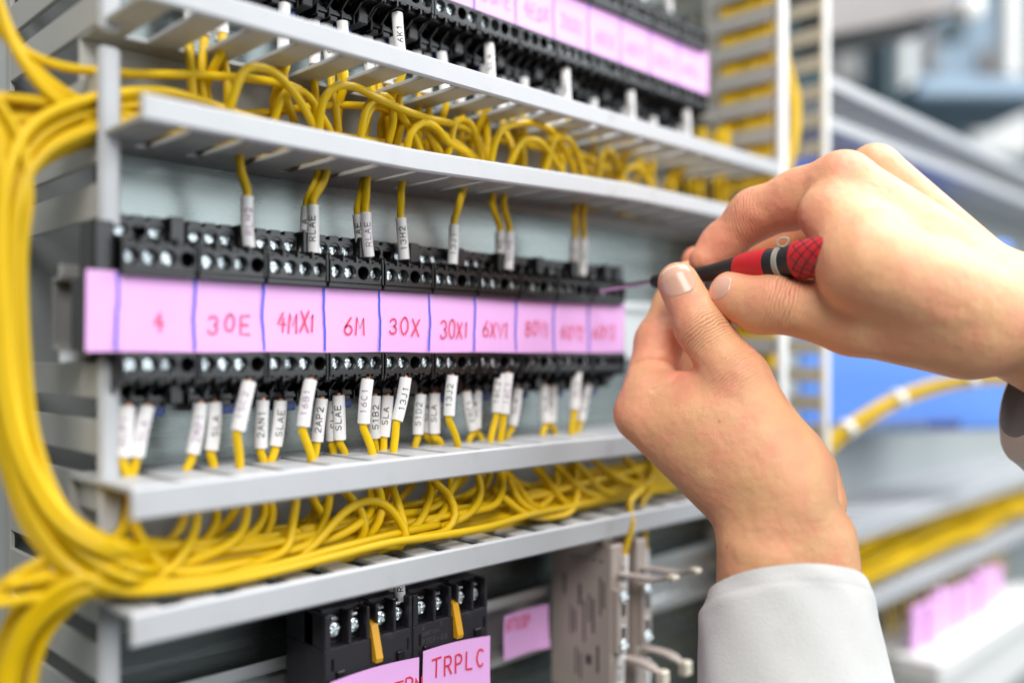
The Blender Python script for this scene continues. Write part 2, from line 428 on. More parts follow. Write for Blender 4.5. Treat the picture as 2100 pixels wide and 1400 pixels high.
def screw_mesh(R, name):
    mb = MB(); rings = [0, .25, .45, .62, .78, .9, 1.0]; n = 40; V = [(0, -0.35 * R * 0.2 + .45, 0)]; Fc = []
    for rr in rings[1:]:
        for k in range(n):
            a = 2 * math.pi * k / n
            x, z = rr * R * math.cos(a), rr * R * math.sin(a)
            y = -0.30 * R * math.sqrt(max(0, 1 - (rr * .92) ** 2))
            cw = 0.17 * R
            dcr = min(abs(x), abs(z))
            if rr < .80:
                q = max(0, min(1, (cw - dcr) / (0.09 * R) + .5)); y += q * 0.42 * R * (1 - rr * .5)
            V.append((x, y, z))
    for k in range(n): Fc.append((0, 1 + (k + 1) % n, 1 + k))
    for i in range(len(rings) - 2):
        for k in range(n):
            k2 = (k + 1) % n
            Fc.append((1 + i * n + k, 1 + i * n + k2, 1 + (i + 1) * n + k2, 1 + (i + 1) * n + k))
    b = 1 + (len(rings) - 2) * n
    # skirt
    o = len(V)
    for k in range(n):
        a = 2 * math.pi * k / n; V.append((R * math.cos(a), 1.2, R * math.sin(a)))
    for k in range(n):
        k2 = (k + 1) % n; Fc.append((b + k, b + k2, o + k2, o + k))
    mb.add(V, Fc)
    return mb.mesh(name, M['screw'], (0, 0, 0), 35)
SCREW = screw_mesh(2.5, "screw")

def hole_block(mb, x0, x1, z0, z1, y, yb, centers, r, depth, zc, mi=0):
    """front plate pierced by round wells, plus the block's other sides"""
    cs = sorted(centers); edges = [x0] + [(a + b) / 2 for a, b in zip(cs, cs[1:])] + [x1]
    for i, c in enumerate(cs):
        ex0, ex1 = edges[i], edges[i + 1]
        corners = [math.atan2(z - zc, x - c) % (2 * math.pi) for x in (ex0, ex1) for z in (z0, z1)]
        A = sorted(set([round(2 * math.pi * k / 32, 6) for k in range(32)] + [round(a, 6) for a in corners]))
        n = len(A); V = []
        for a in A:
            ca, sa = math.cos(a), math.sin(a)
            tt = min(((ex1 - c) / ca if ca > 1e-9 else (ex0 - c) / ca if ca < -1e-9 else 1e9), ((z1 - zc) / sa if sa > 1e-9 else (z0 - zc) / sa if sa < -1e-9 else 1e9))
            V.append((c + ca * tt, y, zc + sa * tt))
        for a in A: V.append((c + (r + .22) * math.cos(a), y, zc + (r + .22) * math.sin(a)))
        for a in A: V.append((c + r * math.cos(a), y + .22, zc + r * math.sin(a)))
        for a in A: V.append((c + r * math.cos(a), y + depth, zc + r * math.sin(a)))
        Fc = []
        for k in range(n):
            k2 = (k + 1) % n
            for lv in range(3):
                Fc.append((lv * n + k, (lv + 1) * n + k, (lv + 1) * n + k2, lv * n + k2))
        Fc.append(tuple(3 * n + k for k in range(n))[::-1])
        mb.add(V, Fc, mi)
    mb.add([(x0, y, z0), (x1, y, z0), (x1, y, z1), (x0, y, z1), (x0, yb, z0), (x1, yb, z0), (x1, yb, z1), (x0, yb, z1)],
           [(0, 4, 5, 1), (3, 2, 6, 7), (0, 3, 7, 4), (1, 5, 6, 2), (4, 7, 6, 5)], mi)

def socket_mesh():
    mb = MB(); a, b = 0.35, CELL - 0.35
    c1 = [4.1, 10.7, 17.3, 23.9]
    # front rows (above and below the relay)
    for (z0, z1, zc, up) in ((29.6, 38.2, 34.0, 1), (-8.6, 0.3, -4.0, -1)):
        hole_block(mb, a, b, z0, z1, 314.0, 326, c1, 2.75, 6.5, zc)
        zt = z1 if up > 0 else z0
        for c in c1:                                   # little tabs over each well
            mb.box((c - 1.5, 313.9, zt - .15), (c + 1.5, 315.4, zt + up * .9), .15)
        for x in (a + .35, 7.4, 14.0, 20.6, b - .35):  # fins that step back to the rear row
            V = []
            prof = [(313.9, zt - up * .2), (313.9, zt + up * 2.2), (314.8, zt + up * 3.0), (320.0, zt + up * 3.2), (327.8, zt + up * (3.4 if up > 0 else 8.8)), (328.2, zt - up * .2)]
            for dx in (-.38, .38):
                V += [(x + dx, p[0], p[1]) for p in prof]
            n = len(prof); Fc = [tuple(range(n)), tuple(range(n, 2 * n))[::-1]] + [(k, n + k, n + (k + 1) % n, (k + 1) % n) for k in range(n)]
            mb.add(V, Fc)
        mb.box((a + .1, 317, zt), (b - .1, 329, zt + up * 2.0), .2)
    # slim rims at the socket's edges
    for x in (a, b - 1.0):
        mb.box((x, 313.4, 29.4), (x + 1.0, 315.5, 38.8), .2); mb.box((x, 313.4, -9.2), (x + 1.0, 315.5, 0.1), .2)
    # rear rows
    c2 = [5.2, 11.6, 18.0]
    hole_block(mb, 2.0, 21.2, 38.4, 48.4, 326.8, 344, c2, 2.6, 6.0, 44.6)
    for c in c2: mb.box((c - 2.6, 327.2, 45.8), (c + 2.2, 338, 50.2), .3)
    mb.box((21.6, 323.0, 38.4), (27.2, 344, 50.4), .4)
    hole_block(mb, 2.0, 21.2, -17.6, -9.6, 326.8, 344, c2, 2.5, 6.0, -13.0)
    for x in (2.3, 8.4, 14.8, 21.0): mb.box((x - .35, 325.9, -19.4), (x + .35, 330, -9.8), .15)
    for c in c2: mb.box((c - 2.0, 327.5, -20.2), (c + 2.0, 338, -17.8), .3)
    mb.box((21.9, 324.0, -18.6), (27.0, 344, -9.4), .4)
    # carrier behind everything
    mb.box((a, 329.5, -9.5), (b, 346, 38.3), .3)
    # relay held between the rows, with the ledge under the upper wells
    mb.box((a + .2, 319.0, 0.4), (b - .2, 330, 29.4), .4)
    mb.box((a, 314.6, 27.2), (b, 320, 29.7), .5)
    return mb
SOCK = socket_mesh().mesh("housing", M['black'], (14, 330, 0), None)
clip = MB(); clip.box((15.0, 331, -23.5), (23.2, 339, -19.2), .5)
CLIP = clip.mesh("clip", M['clipblue'], (19, 335, -23.5))

def make_socket(i, dz, label, group, screws_hidden=()):
    x0 = XB[i]
    t = thing("relay_socket", (x0 + 14, 330, dz), label, "relay socket", group)
    link("housing", SOCK, (x0 + 14, 330, dz), t)
    link("clip", CLIP, (x0 + 19, 335, dz - 23.5), t)
    r = random.Random(i * 17 + int(dz))
    pos = []
    for (zc, yy) in ((34.0, 316.9), (-4.0, 316.9)):
        for k, c in enumerate((4.1, 10.7, 17.3, 23.9)):
            if k == 2 and i >= 3 and r.random() < .85: continue
            if i < 3 and k == 3 and r.random() < .4: continue
            pos.append((c, yy + (0.0 if r.random() < .75 else 1.2), zc))
    for c in (5.2, 11.6, 18.0):
        if r.random() < .8: pos.append((c, 329.6, 44.4))
        if r.random() < .45: pos.append((c, 330.2, -13.0))
    for p in pos:
        s = link("screw", SCREW, (x0 + p[0], p[1], dz + p[2]), t)
        s.rotation_euler = (r.uniform(-.06, .06), r.uniform(0, 1.57), r.uniform(-.06, .06))
    return t
CELLS = ["4", "30E", "4MX1", "6M", "30X", "30X1", "6XV1", "80V1", "60V2", "60V3"]
for i in range(10):
    make_socket(i, 0, f"black relay socket behind the pink label cell reading {CELLS[i]}", "relay sockets in the row behind the near pink strip")
UP = [None, None, None, None, None, "4", "30NE", "4EDX", "3XX1", "60X", "6XV1", "30X2", "40X3"]
for i in range(1, 13):
    if i < 5: lb = ["second", "third", "fourth", "fifth"][i - 1] + " black relay socket from the left in the upper row above the white rail"
    else: lb = f"black relay socket in the upper row under the faded pink cell reading {UP[i]}"
    make_socket(i, 162.5, lb, "relay sockets in the upper row")
m_ = MB(); m_.box((117, 319, 26), (124.0, 333, 46), .6); m_.box((114.5, 320, 1), (121.5, 334, 26.2), .6)
tag(obj("end_stop", m_, M['black']), "blurred black end stop at the left end of the lower relay row", "end stop")
m_ = MB(); m_.box((405.2, 322, 34), (413, 346, 50), .6); m_.box((405.2, 318, -9), (409, 346, 33), .6)
tag(obj("end_stop", m_, M['black']), "black end stop at the screwdriver end of the relay row", "end stop")

# ------------------------------------------------------------------ pink label strips with handwriting
def strip(dz, x1, label, texts, faint):
    x0 = py(175, 640, 318)[0]
    t = thing("label_strip", ((x0 + x1) / 2, 318, 1 + dz), label, "label strip")
    n = 60; mb = MB(); V = []
    yf = lambda x, k=0: 317.4 + .35 * math.sin(x / 23.0) * k
    for i in range(n + 1):
        x = x0 + (x1 - x0) * i / n
        for (z, k) in ((28.5, 1.0), (15, .2), (0.6, -1.0)):
            V.append((x, yf(x, k), z + dz + .12 * math.sin(x / 9)))
    Fc = []
    for i in range(n):
        for j in range(2):
            Fc.append((i * 3 + j, i * 3 + j + 1, i * 3 + j + 4, i * 3 + j + 3))
    nb = len(V); V2 = [(p[0], p[1] + .5, p[2]) for p in V]
    mb.add(V + V2, Fc + [tuple(nb + k for k in f)[::-1] for f in Fc] + [(0, nb, nb + 1, 1), (1, nb + 1, nb + 2, 2), (3 * n, 3 * n + 1, nb + 3 * n + 1, nb + 3 * n), (3 * n + 1, 3 * n + 2, nb + 3 * n + 2, nb + 3 * n + 1)]
           + [(3 * i, 3 * i + 3, nb + 3 * i + 3, nb + 3 * i) for i in range(n)] + [(3 * i + 2, nb + 3 * i + 2, nb + 3 * i + 5, 3 * i + 5) for i in range(n)])
    obj("paper", mb, M['pink'], t, smooth=50)
    r = random.Random(5 + int(dz))
    for i, tx in enumerate(texts):
        if i < len(XB) and XB[i] < x1 - 1:
            mb = MB(); xs = XB[i]; pts = []
            for k in range(13):
                zz = 27.6 - (27.6 - 1.6) * k / 12
                pts.append((r.uniform(-.18, .18) + .35 * math.sin(k / 2.1 + i), zz))
            ribbons(mb, [pts], 1.0 if not faint else .9, lambda p, q, l: (xs + p, yf(xs, 0) - .30 - l, q + dz))
            obj("divider_line", mb, M['blue'], t)
        if tx:
            mb = MB(); h = 7.2 * r.uniform(.95, 1.08); wd = 4.6 if len(tx) < 4 else 3.9
            st, tw = strokes(tx, h, wd, 1.4 if len(tx) < 4 else 1.1, .10, r, .05)
            xs = XB[i] + (CELL - tw) / 2 + r.uniform(-1, 1); zs = 8.3 + r.uniform(-.5, .5)
            ribbons(mb, st, .72, lambda p, q, l: (xs + p, yf(xs + p, 0) - .30 - l, zs + q + dz))
            obj("handwriting", mb, M['redfaint'] if faint else M['red'], t)
    return t
x_end = py(1278, 640, 318)[0]
strip(0, x_end, "long pink paper label strip handwritten 4, 30E, 4MX1, 6M, 30X beside the screwdriver", CELLS, False)
x_end2 = py(1450, 150, 318)[0]
strip(162.5, x_end2, "long pink paper label strip with faded red handwriting on the upper relay row", [None, None, None, None, None] + UP[5:13], True)

#SECTION wires
# ------------------------------------------------------------------ yellow wires
WR = 1.75
def wire(pts, label, group, name="yellow_wire", r=WR, step=3.0, seg=10):
    P = spline(pts, step); mb = MB(); mb.tube(P, r, seg)
    org = P[0].copy()
    o = obj(name, mb, M['yellow'], None, smooth=180, org=org)
    return tag(o, label, "wire", group)
def sleeve(parent, a, b, text, ink='ink', R=2.45, flip=False, copper=True):
    """white tube from a (terminal end) to b (wire end), lettering reading upward"""
    a = np.array(a); b = np.array(b); L = np.linalg.norm(b - a); ax = (b - a) / L
    bend = np.array([rnd.uniform(-.5, .5), 0, 0])
    P = [a + ax * L * t + bend * math.sin(math.pi * t) for t in np.linspace(0, 1, 9)]
    mb = MB(); mb.tube(P, R, 20); 
    s = obj("marker_sleeve", mb, M['sleeve'], parent, smooth=60, org=a)
    if text:
        up = ax if ax[2] > 0 else -ax; bot = a if ax[2] > 0 else b
        c = (a + b) / 2
        nrm = -c / np.linalg.norm(c); nrm = nrm - up * np.dot(nrm, up); nrm /= np.linalg.norm(nrm)
        # markers are turned a little on the wire
        tw = rnd.uniform(-.25, .35); side = np.cross(up, nrm); nrm2 = nrm * math.cos(tw) + side * math.sin(tw); nrm = nrm2
        side = np.cross(up, nrm)               # image right when looking at the marker
        th, wd, gp = 2.5, 2.1, .75
        st, w_ = strokes(text, th, wd, gp)
        p0 = (L - w_) * .5
        mb = MB()
        def fn(p, q, l):
            ang = -(q - th / 2) / R
            return bot + up * (p0 + p) + (nrm * math.cos(ang) + side * math.sin(ang)) * (R + .04 + l) + bend * math.sin(math.pi * min(1, max(0, (p0 + p) / L)))
        # densify strokes so they follow the round sleeve
        den = []
        for s_ in st:
            q = []
            for k in range(len(s_) - 1):
                for j in range(4):
                    q.append((s_[k][0] + (s_[k + 1][0] - s_[k][0]) * j / 4, s_[k][1] + (s_[k + 1][1] - s_[k][1]) * j / 4))
            q.append(s_[-1]); den.append(q)
        ribbons(mb, den, .36, fn, .03)
        obj("lettering", mb, M[ink], s)
    if copper:
        mb = MB(); mb.tube([a - ax * .9, a + ax * .5], 1.0, 8); obj("copper_end", mb, M['copper'], parent)
    return s

# --- wires leaving the top terminals of the near row: (bottom u,v) (top u,v) Y (wire end u,v) text ink note
TOPW = [
 (511, 508, 507, 403, 331, 491, 335, "RLH2", 'inkpurple'),
 (625, 517, 629, 424, 334, 652, 362, "RLA", 'ink'), (643, 519, 642, 421, 331, 668, 360, "RLAE", 'ink'),
 (742, 525, 734, 440, 334, 745, 372, "RLAE", 'ink'), (757, 527, 750, 436, 331, 752, 375, "RLAE", 'inkpurple'),
 (829, 532, 822, 447, 331, 823, 388, "13H2", 'ink'), (928, 542, 931, 461, 331, 946, 405, "13J1", 'inkgreen'),
 (1024, 552, 1025, 475, 334, 1009, 415, "SLAE", 'ink'), (1042, 553, 1044, 476, 331, 1032, 413, "SLAE", 'inkpurple'),
 (1175, 563, 1178, 490, 334, 1179, 440, "SLA", 'ink'), (1194, 565, 1196, 490, 331, 1195, 437, "13K1", 'ink'),
]
place = ["at the far left above the cell reading 30E", "left of a pair above cell 6M", "paired on the right above cell 6M", "half hidden above 30X",
         "faded, over the left end of cell 30X", "alone above the cell reading 30X", "alone above the cell reading 30X1", "left of a pair above cell 6XV1", "right of a pair above cell 6XV1", "left of the last pair before the screwdriver", "right of the last pair before the screwdriver"]
for k, (ub, vb, ut, vt, Y, ue, ve, tx, ink) in enumerate(TOPW):
    Y = Y - 8.5; a, b = py(ub, vb, Y), py(ut, vt, Y); e = py(ue, ve, Y - 2)
    up = e + np.array([rnd.uniform(-2, 2), -3, 14]); 
    dirx = rnd.choice((-1, -1, 1))
    pts = [a + (b - a) * .5, b, b + (b - a) * .12, (b + e) / 2 + np.array([0, 0, .5]), e, up, up + np.array([dirx * 10, 4, 3]), up + np.array([dirx * 34, 8 + rnd.uniform(-2, 6), 0])]
    o = wire(pts, f"wire with white marker reading {tx}, {place[k]}", "yellow wires above the near relay row")
    sleeve(o, a, b, tx, ink, copper=False)

# --- bundle path to the left, shared by the wires of the lower duct
def tail_up(off, high):
    P = [py(300, 1152, 316), py(230, 1155, 309), py(140, 1105, 318), py(70, 1010, 326), py(25, 880, 332), py(6, 700, 335), py(2, 520, 336), py(14, 400, 336)]
    if high: P += [py(60, 310, 337), py(150, 262, 337), py(250, 240, 336), py(330, 238, 336), (190, 335, 86), (260, 336, 88)]
    else: P += [py(0, 300, 338), py(-60, 200, 340), py(-160, 120, 342)]
    sc = 1.0
    return [np.array(p) + np.array(off) for p in P]
def tail_down(off):
    P = [py(300, 1165, 314), py(240, 1185, 309), py(150, 1205, 312), py(70, 1270, 318), py(25, 1360, 322), py(5, 1480, 324)]
    return [np.array(p) + np.array(off) for p in P]

BOTW = [  # terminal end u,v ; wire end u,v ; Y ; text ; ink ; point where it enters the duct
 (262, 832, 252, 936, 331, "2LP1", 'inkpurple', 262, 985), (302, 832, 280, 936, 331, "SLA", 'inkpurple', 268, 985),
 (411, 826, 395, 930, 331, "2MP1", 'inkpurple', 378, 975), (440, 824, 433, 922, 331, "SLA", 'ink', 440, 968),
 (511, 782, 488, 882, 318, "15C2", 'inkpurple', 492, 968), (539, 820, 535, 918, 331, "2AN1", 'ink', 541, 950), (575, 821, 565, 914, 331, "SLAE", 'ink', 555, 950),
 (637, 778, 622, 874, 318, "16B1", 'inkpurple', 640, 945), (660, 817, 650, 905, 331, "2AP2", 'ink', 645, 940),
 (684, 814, 681, 903, 336, "SLA", 'ink', 684, 930), (694, 810, 697, 901, 331, "SLAE", 'ink', 708, 932),
 (754, 777, 746, 868, 318, "16C1", 'inkpurple', 764, 930), (769, 811, 768, 898, 331, "51B2", 'ink', 770, 925), (780, 812, 783, 894, 337, "SLA", 'ink', 783, 920), (795, 811, 787, 895, 331, "SLA", 'ink', 786, 925),
 (832, 774, 814, 862, 318, "13J1", 'ink', 807, 925),
 (863, 808, 857, 890, 331, "51D2", 'inkgreen', 851, 915), (877, 806, 874, 886, 337, "SLA", 'ink', 888, 912), (891, 806, 891, 888, 331, "SLA", 'ink', 903, 908),
 (928, 770, 921, 852, 318, "13J2", 'inkgreen', 938, 907),
 (955, 802, 970, 880, 331, "ERC1", 'inkgreen', 962, 905), (978, 801, 976, 878, 334, "SLA", 'ink', 988, 903),
 (1026, 766, 1019, 845, 321, "16C2", 'ink', 1006, 902), (1042, 765, 1034, 848, 318, "16C1", 'inkpurple', 1026, 902), (1062, 797, 1050, 872, 331, "SLA", 'ink', 1038, 898),
 (1115, 790, 1118, 865, 331, "SLA", 'ink', 1113, 890), (1133, 790, 1131, 866, 333, "13K2", 'ink', 1138, 888),
 (1184, 760, 1178, 838, 321, "SLA", 'ink', 1172, 884), (1205, 790, 1190, 862, 331, "SLAE", 'ink', 1184, 884),
]
where = ["front left one of the leftmost pair", "right one of the leftmost blurred pair", "left one of the pair below cell 30E", "right one of the pair below cell 30E",
 "tilted, hanging forward below 30E", "left one of the pair below 4MX1", "right one of the pair below 4MX1", "blurred, hanging forward below 4MX1", "tilted, just right of a forward white marker", "half hidden behind the marker reading SLAE",
 "below the cell reading 6M", "hanging forward below the cell reading 6M", "in black just right of the 16C1 marker", "mostly hidden between two markers below 30X", "just left of the tilted 13J1 marker", "tilted, hanging forward below the cell reading 30X",
 "in green below the cell reading 30X", "half hidden right of the marker 51D2", "just left of the marker reading 13J2", "hanging forward below the cell reading 30X1", "leaning right below 30X1", "leaning onto the marker reading ERC1",
 "left of the forward pair below 6XV1", "right of the forward pair below 6XV1", "set back right of the pair below 6XV1", "left of the blurred pair below 80V1", "right of the blurred pair below 80V1", "last forward one beside the left hand", "last set back one beside the left hand"]
for k, (ua, va, ub, vb, Y, tx, ink, uc, vc) in enumerate(BOTW):
    Y = {318: 314.6, 321: 317}.get(Y, Y - 6.5); a, b = py(ua, va, Y), py(ub, vb, Y); yc = Y
    c = py(uc, vc, yc); off = np.array([rnd.uniform(-5, 5), rnd.uniform(-9, 9), rnd.uniform(-8, 9)])
    c2 = c + np.array([rnd.uniform(-1, 1), 0, -(c[2] + 57)]) if c[2] > -57 else c + np.array([0, 0, -6])
    pts = [a + (b - a) * .5, b, b + (b - a) * .1, (b + c) / 2 + np.array([0, 0, -.5]), c, c2]
    zb = -76 + off[2] * .75; yb_ = 320 + off[1] * 1.1
    if k == 15:    # the marked 13J1 wire drops in front of the bundle and hooks round it
        pts += [py(806, 1000, 310), py(822, 1050, 303), py(830, 1085, 302), py(820, 1115, 304), py(795, 1112, 312), py(740, 1105, 322)]
        x = py(740, 1105, 322)[0]
    elif k == 11:
        pts += [py(776, 1000, 310), py(782, 1050, 305), py(768, 1085, 306), py(730, 1118, 310), py(660, 1150, 312)]; x = py(660, 1150, 312)[0]
    elif k == 19:
        pts += [py(935, 990, 312), py(905, 1030, 310), py(860, 1050, 312), py(800, 1062, 316)]; x = py(800, 1060, 316)[0]
    elif k in (7, 10):
        x = c2[0]; pts += [c2 + np.array([3, -4, -10]), c2 + np.array([-8, -8, -18])]; x -= 8
    else:
        x = c2[0]; pts += [np.array([x - 3, (c2[1] + yb_) / 2, (c2[2] + zb) / 2 + 2]), np.array([x - 14, yb_, zb + 3])]; x -= 14
    go_right = x > 300 and rnd.random() < .6
    if go_right:
        pts = pts[:6] + [np.array([c2[0] + 3, (c2[1] + yb_) / 2, (c2[2] + zb) / 2 + 1]), np.array([c2[0] + 16, yb_, zb + 3])]; x = c2[0] + 16
        while x < 500:
            x += 34; pts.append(np.array([x, yb_ + rnd.uniform(-2, 2), zb + rnd.uniform(-1.5, 1.5) + (x - 300) * .035]))
        pts.append(np.array([570, 330 + off[1], -60 + off[2]])); pts.append(np.array([580, 332 + off[1], -20])); pts.append(np.array([580 + off[0], 332 + off[1], 60]))
    else:
        while x - 34 > 150:
            x -= 34; f = min(1, max(0, (x - 140) / 60)); pts.append(np.array([x, yb_ * f + (312 + off[1] * .7) * (1 - f) + rnd.uniform(-2, 2), zb + rnd.uniform(-2, 2)]))
        pts += tail_up(off * [.8, .8, .9], k % 3 == 0) if k % 5 else tail_down(off * .6)
    o = wire(pts, f"yellow wire with white marker reading {tx}, {where[k]}", "yellow wires below the near relay row")
    sleeve(o, a, b, tx, ink, R=2.65)

# --- further wires lying in the lower duct's bundle
for k in range(15):
    off = np.array([rnd.uniform(-5, 5), rnd.uniform(-11, 8), rnd.uniform(-9, 9)])
    xs = 545; pts = [np.array([572 + off[0], 326 + off[1], 40 + k * 4]), np.array([566 + off[0], 326 + off[1], -25]), np.array([545, 322 + off[1], -58 + off[2] * .6])]
    x = 545
    while x - 36 > 150:
        x -= 36; f = min(1, max(0, (x - 140) / 60))
        pts.append(np.array([x, (321 + off[1]) * f + (312 + off[1] * .7) * (1 - f) + rnd.uniform(-2.5, 2.5), -76.5 + max(0, (x - 320)) * .045 + off[2] * .8 + rnd.uniform(-2, 2)]))
    pts += tail_up(off * [.9, .9, .9], k % 2 == 0) if k % 4 else tail_down(off * .7)
    wire(pts, "yellow wire running inside the thick bundle along the lower duct", "yellow wires of the lower bundle")
# the single wire lying in front, on the lip
P = [py(1380, 985, 318), py(1280, 1010, 312), py(1180, 1036, 305), py(1085, 1055, 300), py(1000, 1080, 298), py(900, 1098, 297), py(800, 1112, 297), py(680, 1142, 297), py(560, 1172, 297), py(430, 1198, 298), py(300, 1212, 300), py(225, 1208, 304), py(140, 1175, 312), py(60, 1090, 322), py(10, 960, 330), py(-30, 800, 334)]
wire(P, "single yellow wire lying in front of the bundle along the lower duct's lip", "yellow wires of the lower bundle")
P = [py(900, 1075, 306), py(820, 1092, 303), py(700, 1122, 301), py(560, 1160, 300), py(430, 1186, 301), py(300, 1196, 302), py(225, 1190, 306), py(120, 1130, 316), py(50, 1020, 325), py(12, 880, 331), py(-20, 700, 335)]
wire(P, "yellow wire just behind the front one on the lower duct's lip", "yellow wires of the lower bundle")
LOW = [
 ([(600, 1160, 306), (653, 1108, 305), (714, 1044, 304), (759, 1026, 304), (789, 1034, 303), (820, 1067, 302), (832, 1097, 301), (820, 1118, 302), (780, 1118, 308), (700, 1130, 314)], "yellow wire arching up then looping down round the bundle at its middle"),
 ([(888, 985, 312), (922, 1018, 306), (934, 1055, 303), (916, 1086, 303), (850, 1102, 304), (740, 1120, 308), (600, 1150, 312)], "yellow wire bulging right then turning back along the bundle below cell 30X1"),
 ([(1028, 960, 316), (1031, 999, 308), (1018, 1032, 305), (971, 1048, 305), (900, 1060, 307), (800, 1080, 312)], "yellow wire dropping under the lower lip and turning left below cell 6XV1"),
 ([(1010, 1000, 312), (1036, 1022, 306), (1076, 1052, 303), (1130, 1060, 303), (1172, 1046, 304), (1184, 1012, 307), (1178, 950, 316)], "yellow wire sagging in a wide shiny bow left of the left hand"),
 ([(1042, 975, 314), (1066, 1026, 306), (1104, 1050, 304), (1150, 1046, 305), (1230, 1020, 309), (1330, 985, 314)], "yellow wire dipping then climbing right toward the left wrist"),
 ([(690, 990, 314), (712, 1012, 308), (742, 1050, 305), (748, 1085, 304), (735, 1112, 306), (680, 1132, 310)], "yellow wire curling down over the bundle below cell 6M"),
 ([(1140, 940, 318), (1142, 990, 312), (1120, 1030, 309), (1060, 1055, 309), (960, 1070, 312)], "yellow wire dropping left of the wide shiny bow"),
 ([(270, 985, 318), (272, 1060, 312), (300, 1120, 308), (345, 1168, 305), (420, 1170, 305), (520, 1148, 308)], "yellow wire hanging down right of the left post into the bundle"),
]
rl = random.Random(41)
for k in range(16):
    x = 150 + k * 18 + rl.uniform(-6, 6); sg = -1 if k < 9 or rl.random() < .4 else 1; yy = 305 + rl.uniform(-2, 4); zz = -77 + rl.uniform(-4, 5)
    LOW.append((None, "yellow wire hooking down from the lower duct's upper fingers into the bundle"))
    LOW[-1] = ([np.array(p) for p in ((x + sg * -6, 324, -47), (x + sg * -4, 316, -56), (x + sg * 2, yy + 3, -65), (x + sg * rl.uniform(6, 12), yy, zz + 5), (x + sg * rl.uniform(22, 30), yy + 3, zz), (x + sg * 52, yy + 8, zz + rl.uniform(-2, 3)), (x + sg * 80, yy + 12, zz + 1))], LOW[-1][1])
for pts, lb in LOW:
    wire([p if isinstance(p, np.ndarray) else py(*p) for p in pts], lb, "yellow wires curling over the lower bundle")
for k in range(4):
    o3 = np.array([k * 3.2 - 5, rnd.uniform(-3, 3), rnd.uniform(-2, 2)])
    P = [py(260, 1190, 308) + o3, py(200, 1205, 310) + o3, py(120, 1250, 314) + o3, py(60, 1320, 318) + o3, py(30, 1420, 320) + o3, py(20, 1560, 320) + o3]
    wire(P, "thick yellow wire curving down out of frame at the lower left corner", "yellow wires curving down at the lower left")
for k in range(3):
    o3 = np.array([k * 3.0 - 3, rnd.uniform(-3, 3), k * 3.0])
    P = [py(120, 1165, 318) + o3, py(60, 1190, 320) + o3, py(0, 1225, 322) + o3, py(-80, 1290, 324) + o3]
    wire(P, "yellow wire branching off toward the left edge under the bend of the bundle", "yellow wires curving down at the lower left")

# --- upper duct: the visible loops, then the mass behind the lip
LOOPS = [
 ([(-160, -40, 340), (-40, 20, 338), (30, 92, 337), (110, 132, 337), (240, 150, 333), (420, 155, 328), (545, 166, 324), (612, 183, 321), (645, 215, 319), (650, 262, 320), (640, 320, 326)], "long yellow wire sagging across the left post into the upper duct"),
 ([(652, 330, 322), (655, 262, 316), (664, 205, 313), (690, 178, 311), (725, 178, 311), (780, 205, 312), (860, 238, 315), (925, 254, 319), (965, 270, 321), (990, 305, 322), (1003, 360, 326)], "yellow wire arching from the left over the upper duct's middle"),
 ([(470, 236, 336), (560, 230, 333), (640, 219, 330), (720, 216, 327), (790, 224, 325), (848, 246, 323), (890, 290, 323), (920, 345, 326)], "yellow wire running level then dipping behind the middle lip"),
 ([(738, 330, 320), (742, 265, 316), (755, 218, 314), (780, 196, 313), (800, 205, 314), (807, 245, 317), (795, 300, 322)], "yellow wire bent into a tight narrow loop in the upper duct"),
 ([(832, 330, 321), (842, 275, 316), (866, 252, 315), (893, 260, 316), (918, 290, 319), (960, 318, 322), (985, 350, 325)], "yellow wire in a small arch right of the tight loop"),
 ([(1006, 380, 320), (1010, 315, 314), (1026, 270, 311), (1062, 254, 310), (1106, 256, 311), (1140, 278, 313), (1164, 318, 316), (1182, 366, 320), (1192, 420, 326)], "yellow wire in the largest arch right of the middle of the upper duct"),
 ([(840, 300, 333), (920, 287, 334), (1010, 288, 333), (1090, 300, 331), (1150, 322, 329), (1215, 350, 327), (1290, 388, 326), (1340, 420, 328)], "yellow wire crossing level behind the largest arch"),
 ([(1160, 305, 326), (1200, 322, 323), (1250, 350, 322), (1300, 385, 322), (1345, 415, 324)], "yellow wire slanting down right of the largest arch"),
 ([(790, 215, 320), (870, 252, 320), (930, 290, 321), (975, 325, 323), (1010, 365, 326)], "yellow wire slanting beneath the long arched wire"),
]
rl = random.Random(12)
for k in range(9):
    x = 165 + k * 30 + rl.uniform(-8, 8); h = rl.uniform(101, 111); w_ = rl.uniform(10, 20); yy = 314 + rl.uniform(-3, 8)
    LOOPS.append(([np.array(p) for p in ((x, yy + 10, 82), (x + 1, yy + 3, 94), (x + w_ * .35, yy, h), (x + w_, yy, h + 1.5), (x + w_ * 1.7, yy + 2, h - 5), (x + w_ * 2.3, yy + 5, 93), (x + w_ * 2.8, yy + 10, 82))], "yellow wire bent in an arch among others behind the middle lip"))
for pts, lb in LOOPS:
    wire([p if isinstance(p, np.ndarray) else py(*p) for p in pts], lb, "yellow wires looping in the upper duct")
for k in range(12):
    off = np.array([0, rnd.uniform(-8, 9), rnd.uniform(-4, 6)])
    pts = [py(-180, 210 + k * 14, 340) + off, py(-20, 225 + k * 5, 340) + off, py(100, 238 + rnd.uniform(-8, 18), 338) + off, py(220, 240 + rnd.uniform(-10, 10), 335) + off * .8]
    x = 140; xe = 200 + k * 16
    while x < xe:
        pts.append(np.array([x, 331 + off[1] * .8 + rnd.uniform(-2, 2), 84.5 + off[2] * .5 + rnd.uniform(-1.5, 1.5)])); x += 36
    wire(pts, "yellow wire in the bundle entering the upper duct's left end", "yellow wires of the upper bundle")
